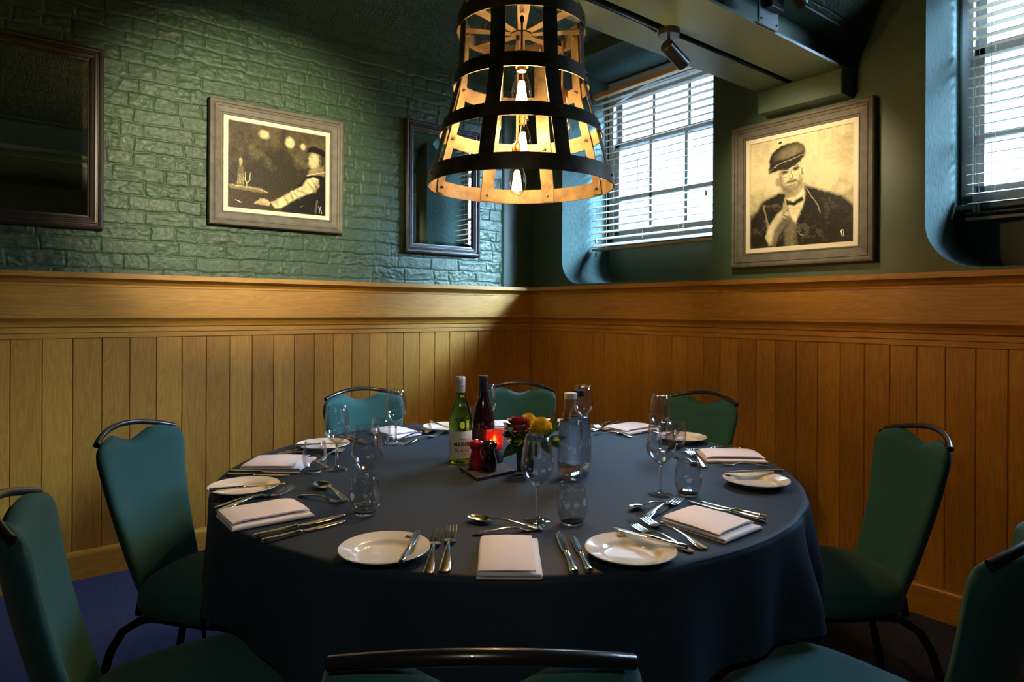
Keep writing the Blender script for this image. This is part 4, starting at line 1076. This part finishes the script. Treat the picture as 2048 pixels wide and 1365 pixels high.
bottle('dark red wine bottle with black cap, beside the white wine bottle', (966, 919), M['wine_dark'], M['capsule_black'], M['label_dark'], None, None, la=.1, hh=(.070, .010))

def mill(label, px, mat, sc):
    P = T(*px, TZ+.009); P.z = TZ+.0095
    t = thing('spice_mill', label, 'mill', P, random.random(), 'salt and pepper mills'); t.scale = (sc,)*3
    m = MB(); m.lathe([(0,0),(.0215,0),(.0235,.002),(.0235,.022),(.0228,.024),(.0232,.026),(.0230,.030),(.0218,.035),(.0190,.043),(.0165,.052),(.0158,.058),(.0175,.063),(.0195,.066),(.0198,.0675),(0,.0675)], 44); m.build('body', mat, t, smooth=True, angle=50)
    m = MB(); m.lathe([(0,.068),(.0195,.068),(.0215,.070),(.0238,.075),(.0240,.080),(.0222,.086),(.0165,.0895),(.0,.0900)], 44); h = m.build('turning_head', mat, t, smooth=True, angle=50)
    m = MB(); m.lathe([(0,.0902),(.0060,.0900),(.0065,.0925),(.0045,.0945),(0,.0950)], 20); m.build('top_nut', M['silver'], h, smooth=True)
mill('red lacquered spice mill on the slate tile', (952, 938), M['red_mill'], 1.0)
mill('black lacquered spice mill on the slate tile, right of the red one', (979, 941.5), M['black_mill'], 1.02)
# slate tile
A, B, C_ = T(920.5, 935, TZ+.009), T(954, 957, TZ+.009), T(1033, 940, TZ+.009); D_ = A+C_-B
m = MB(); lo = [[tuple(p.lerp((A+B+C_+D_)/4, k) + Vector((0,0,z-p.z))) for p in (A, B, C_, D_)] for k, z in ((.0,TZ+.0004),(-.004,TZ+.004),(0,TZ+.009))]
m.loft(lo); tag(m.build('slate_tile', M['slate'], bevel=.001), 'square grey slate tile under the mills and the candle holder', 'tile')
# candle holder
P = T(989, 924, TZ+.009); P.z = TZ+.0095
t = thing('candle_holder', 'glowing red glass candle holder on a black base, behind the mills', 'candle holder', P, .4)
m = MB(); m.lathe([(0,0),(.028,0),(.0295,.002),(.0295,.040),(.028,.042),(.022,.042),(0,.0415)], 40); m.build('base', M['candle_base'], t, smooth=True, angle=40)
mm, nt, b = newmat('frosted_red_glass'); setp(b, Base_Color=(.95, .10, .035, 1), Roughness=.42, IOR=1.25); b.inputs['Transmission Weight'].default_value = .8
m = MB(); m.lathe([(0,.0425),(.024,.0425),(.0275,.046),(.0285,.052),(.0290,.102),(.0285,.103),(.0280,.102),(.0272,.053),(.024,.0455),(0,.0452)], 44, cap=False); m.build('glass_cup', mm, t, smooth=True, angle=50)
m = MB(); m.lathe([(0,.046),(.019,.046),(.019,.060),(0,.0595)], 28); cdl = m.build('tealight', M['linen'], t, smooth=True, angle=40)
m = MB(); m.lathe([(0,.061),(.0035,.064),(.0048,.069),(.0035,.077),(0,.086)], 14); m.build('flame', emit('candle_flame', (1.0, .60, .2), 70), cdl, smooth=True)
# vase with flowers
P = T(1050, 950, TZ); P.z = TZ; VA = facing(P)
t = thing('flower_vase', 'small square black glass vase in the middle of the table', 'vase', P, VA)
m = MB(); sq = lambda h, z: [(h*x, h*y, z) for x, y in ((-1,-1),(-.9,-1),(.9,-1),(1,-1),(1,-.9),(1,.9),(1,1),(.9,1),(-.9,1),(-1,1),(-1,.9),(-1,-.9))]
m.loft([sq(.0245,.014),(sq(.0265,.05)),(sq(.029,.115)),(sq(.0275,.115)),(sq(.0235,.03))]); m.build('body', M['black_glass'], t, smooth=True, angle=30)
m = MB(); m.loft([sq(.0235,0),sq(.0245,.0015),sq(.0243,.0135)]); m.build('clear_foot', M['glass'], t, smooth=True, angle=30)
def at_depth(px, py, off=0.):
    """point over the vase seen at that pixel, off metres nearer the camera"""
    d = ray(px, py); k = (P-CAM).dot(VD) - off
    return CAM + d*k
VT = P + Vector((0, 0, .10))
def stem_tube(Q, r=.0016):
    m = MB(); m.tube([VT + Vector((0,0,-.06)), VT.lerp(Q, .45)+Vector((0,0,.012)), Q], r, 8); return m
def mum(label, Q, R_, n=420):
    t = thing('chrysanthemum', label, 'flower', Q, 0, 'yellow chrysanthemums')
    m = MB(); gold = PI*(3-math.sqrt(5))
    for k in range(n):
        zz = 1 - 1.45*(k+.5)/n; rr = math.sqrt(max(0, 1-zz*zz)); a = gold*k
        d = Vector((rr*math.cos(a), rr*math.sin(a), zz))
        s1 = d.cross(Vector((0,0,1)) if abs(zz) < .95 else Vector((1,0,0))).normalized(); s2 = d.cross(s1)
        L_ = R_*(.93+.14*random.random()); w_ = R_*(.055+.03*(1-zz)*.5)
        c0 = d*R_*.45; c1 = d*L_*.9; c2 = d*L_ + Vector((0,0,.05*R_))
        m.add([tuple(c0), tuple(c1+s1*w_+d*.02*R_), tuple(c2), tuple(c1-s1*w_+d*.02*R_), tuple(c1-s2*w_*.5)], [(0,1,4),(1,2,4),(2,3,4),(3,0,4)])
    m.lathe([(0,-R_*.5),(R_*.55,-R_*.2),(R_*.66,R_*.1),(R_*.5,R_*.45),(0,R_*.62)], 18)
    m.build('petal_head', M['yellow'], t)
    s_ = stem_tube(Q); o = s_.build('stem', M['stem'], t, smooth=True); o.location = -Q
mum('bright yellow chrysanthemum at the front of the vase', at_depth(1081.5, 858, .035), .036)
mum('yellow chrysanthemum half hidden at the back of the vase', at_depth(1057, 846, -.03), .030, 300)
def petal_blade(m, base, d, up, L_, w_, curl):
    d = d.normalized(); s_ = d.cross(up).normalized(); u_ = s_.cross(d)
    n = 7; vs = []
    for i in range(n+1):
        q = i/n; c = base + d*(L_*q) + u_*(curl*L_*(q*q) )
        wd = w_*math.sin(PI*min(1, .06+q*.94))**.75
        vs += [tuple(c - s_*wd + u_*wd*.30), tuple(c), tuple(c + s_*wd + u_*wd*.30)]
    fs = []
    for i in range(n):
        for j in (0, 1): fs.append((3*i+j, 3*i+j+1, 3*i+3+j+1, 3*i+3+j))
    m.add(vs, fs)
# red bloom
Q = at_depth(1036, 856, .01)
t = thing('red_flower', 'dusky red round bloom left of the yellow chrysanthemum', 'flower', Q)
m = MB()
for ring, (n, el, L_, w_) in enumerate(((5,1.25,.026,.016),(7,.85,.034,.021),(9,.42,.042,.023),(9,.0,.044,.023),(8,-.35,.038,.020))):
    for k in range(n):
        a = 2*PI*(k+.5*(ring%2))/n; d = Vector((math.cos(a)*math.cos(el), math.sin(a)*math.cos(el), math.sin(el)))
        petal_blade(m, d*.004, d, Vector((0,0,1)) if el < 1.1 else Vector((math.cos(a+1),math.sin(a+1),.1)), L_, w_, .25 if el > .3 else -.15)
m.lathe([(0,-.018),(.018,-.010),(.025,.004),(.018,.019),(0,.025)], 16)
m.build('petals', M['red_petal'], t, smooth=True, angle=60)
o = stem_tube(Q).build('stem', M['stem'], t, smooth=True); o.location = -Q
# leaf sprigs
def sprig(label, leaves, mat, group='leaf sprigs'):
    Q0 = at_depth(*leaves[0][0])
    t = thing('leaf_sprig', label, 'leaf', P + Vector((0,0,.10)), 0, group)
    base = t.location
    for (px, py, off), (qx, qy, qo), w_, curl in leaves:
        A_ = at_depth(px, py, off); B_ = at_depth(qx, qy, qo)
        m = MB(); petal_blade(m, A_-base, B_-A_, (CAM-A_).normalized()*.7+Vector((0,0,.8)), (B_-A_).length, w_, curl)
        lf = m.build('leaf', mat, t, smooth=True, angle=180)
        m2 = MB(); m2.tube([Vector((0,0,-.03)), (A_-base)*.55+Vector((0,0,.004)), A_-base + (B_-A_)*.3], .0012, 6); m2.build('stalk', M['stem'], lf, smooth=True)
sprig('dark green leaves drooping left over the vase rim', [((1038,876,.04),(1011,858,.06),.016,.1),((1040,886,.05),(1003,911,.07),.017,-.25),((1046,888,.05),(1020,905,.08),.014,-.3),((1040,880,.05),(1012,880,.06),.015,-.1),((1030,872,.0),(1002,872,.0),.014,.1),((1036,870,.03),(1006,848,-.01),.013,.1),((1050,880,.06),(1036,856,.07),.014,.1)], M['leaf'])
sprig('dark green leaves reaching right in front of the water bottle', [((1092,880,.04),(1136,878,.06),.013,.05),((1090,884,.05),(1122,892,.06),.015,-.15),((1092,872,.02),(1120,846,.0),.014,.15),((1098,870,.0),(1116,832,-.02),.010,.1),((1080,884,.06),(1102,904,.07),.014,-.3),((1088,876,.05),(1106,862,.06),.012,.1),((1084,868,-.03),(1102,842,-.05),.014,.1)], M['leaf'])
sprig('dark green leaves hanging over the front of the vase', [((1060,880,.06),(1048,914,.07),.016,-.3),((1066,880,.07),(1076,916,.075),.016,-.3),((1058,874,.06),(1066,892,.08),.018,-.1),((1072,876,.06),(1096,898,.07),.016,-.2),((1050,876,.05),(1026,892,.07),.016,-.15),((1062,866,.02),(1070,842,.02),.014,.1),((1046,864,-.03),(1034,838,-.04),.013,.1),((1068,858,-.04),(1078,832,-.05),.012,.1)], M['leaf'])
sprig('slim russet leaf standing upright at the right of the bouquet', [((1096,866,.0),(1109,824,.0),.006,.08),((1100,868,.01),(1118,848,.0),.006,.1),((1034,860,-.02),(1030,826,-.02),.003,.0)], M['leaf_red'], 'russet leaf sprigs')

# water bottles
def water_bottle(label, px, capmat, sc=1.0, level=.178):
    P_ = T(*px, TZ); P_.z = TZ
    t = thing('water_bottle', label, 'bottle', P_, 0, 'water bottles')
    out = [(0,.003),(.026,.0),(.0335,.0012),(.0360,.006),(.0372,.014),(.0395,.018),(.0380,.022),(.0400,.026),(.0388,.030),(.0405,.035),(.0410,.050),(.0412,.085),(.0402,.120),(.0378,.148),(.0335,.172),(.0270,.192),(.0220,.207),(.0195,.222),(.0188,.234),(.0200,.237),(.0200,.241),(.0186,.243),(.0186,.248)]
    inn = [(.0168,.248),(.0168,.236),(.0178,.222),(.0202,.207),(.0252,.1915),(.0316,.171),(.0360,.1475),(.0384,.120),(.0394,.085),(.0392,.050),(.0380,.030),(.0340,.018),(.0220,.0125),(0,.0120)]
    m = MB(); m.lathe(out, 64, cap=False); m.build('glass_body', M['thin_glass'], t, smooth=True, angle=180)
    m = MB(); wp = [(0,.0122),(.0219,.0127),(.0339,.0182),(.0379,.0302),(.0391,.050),(.0393,.085),(.0383,.120),(.0359,.1473)]
    m.lathe(wp + [(.0310,level-.001),(.0300,level),(0,level)], 64, cap=False); m.build('water', M['water'], t, smooth=True, angle=60)
    m = MB(); m.lathe([(0,.2385),(.0192,.2442),(.0197,.2445),(.0197,.2610),(.0190,.2625),(0,.2628)], 44); m.build('cap', capmat, t, smooth=True, angle=40)
    t.scale = (sc,)*3
M['cap_grey'] = simple('grey_plastic_cap', (.50, .49, .45), .5)
water_bottle('clear water bottle with a pale grey cap right of the flowers', (1140.5, 957), M['cap_grey'])
water_bottle('clear water bottle with a black cap, behind the grey capped one', (1157, 945), M['capsule_black'], 1.0)
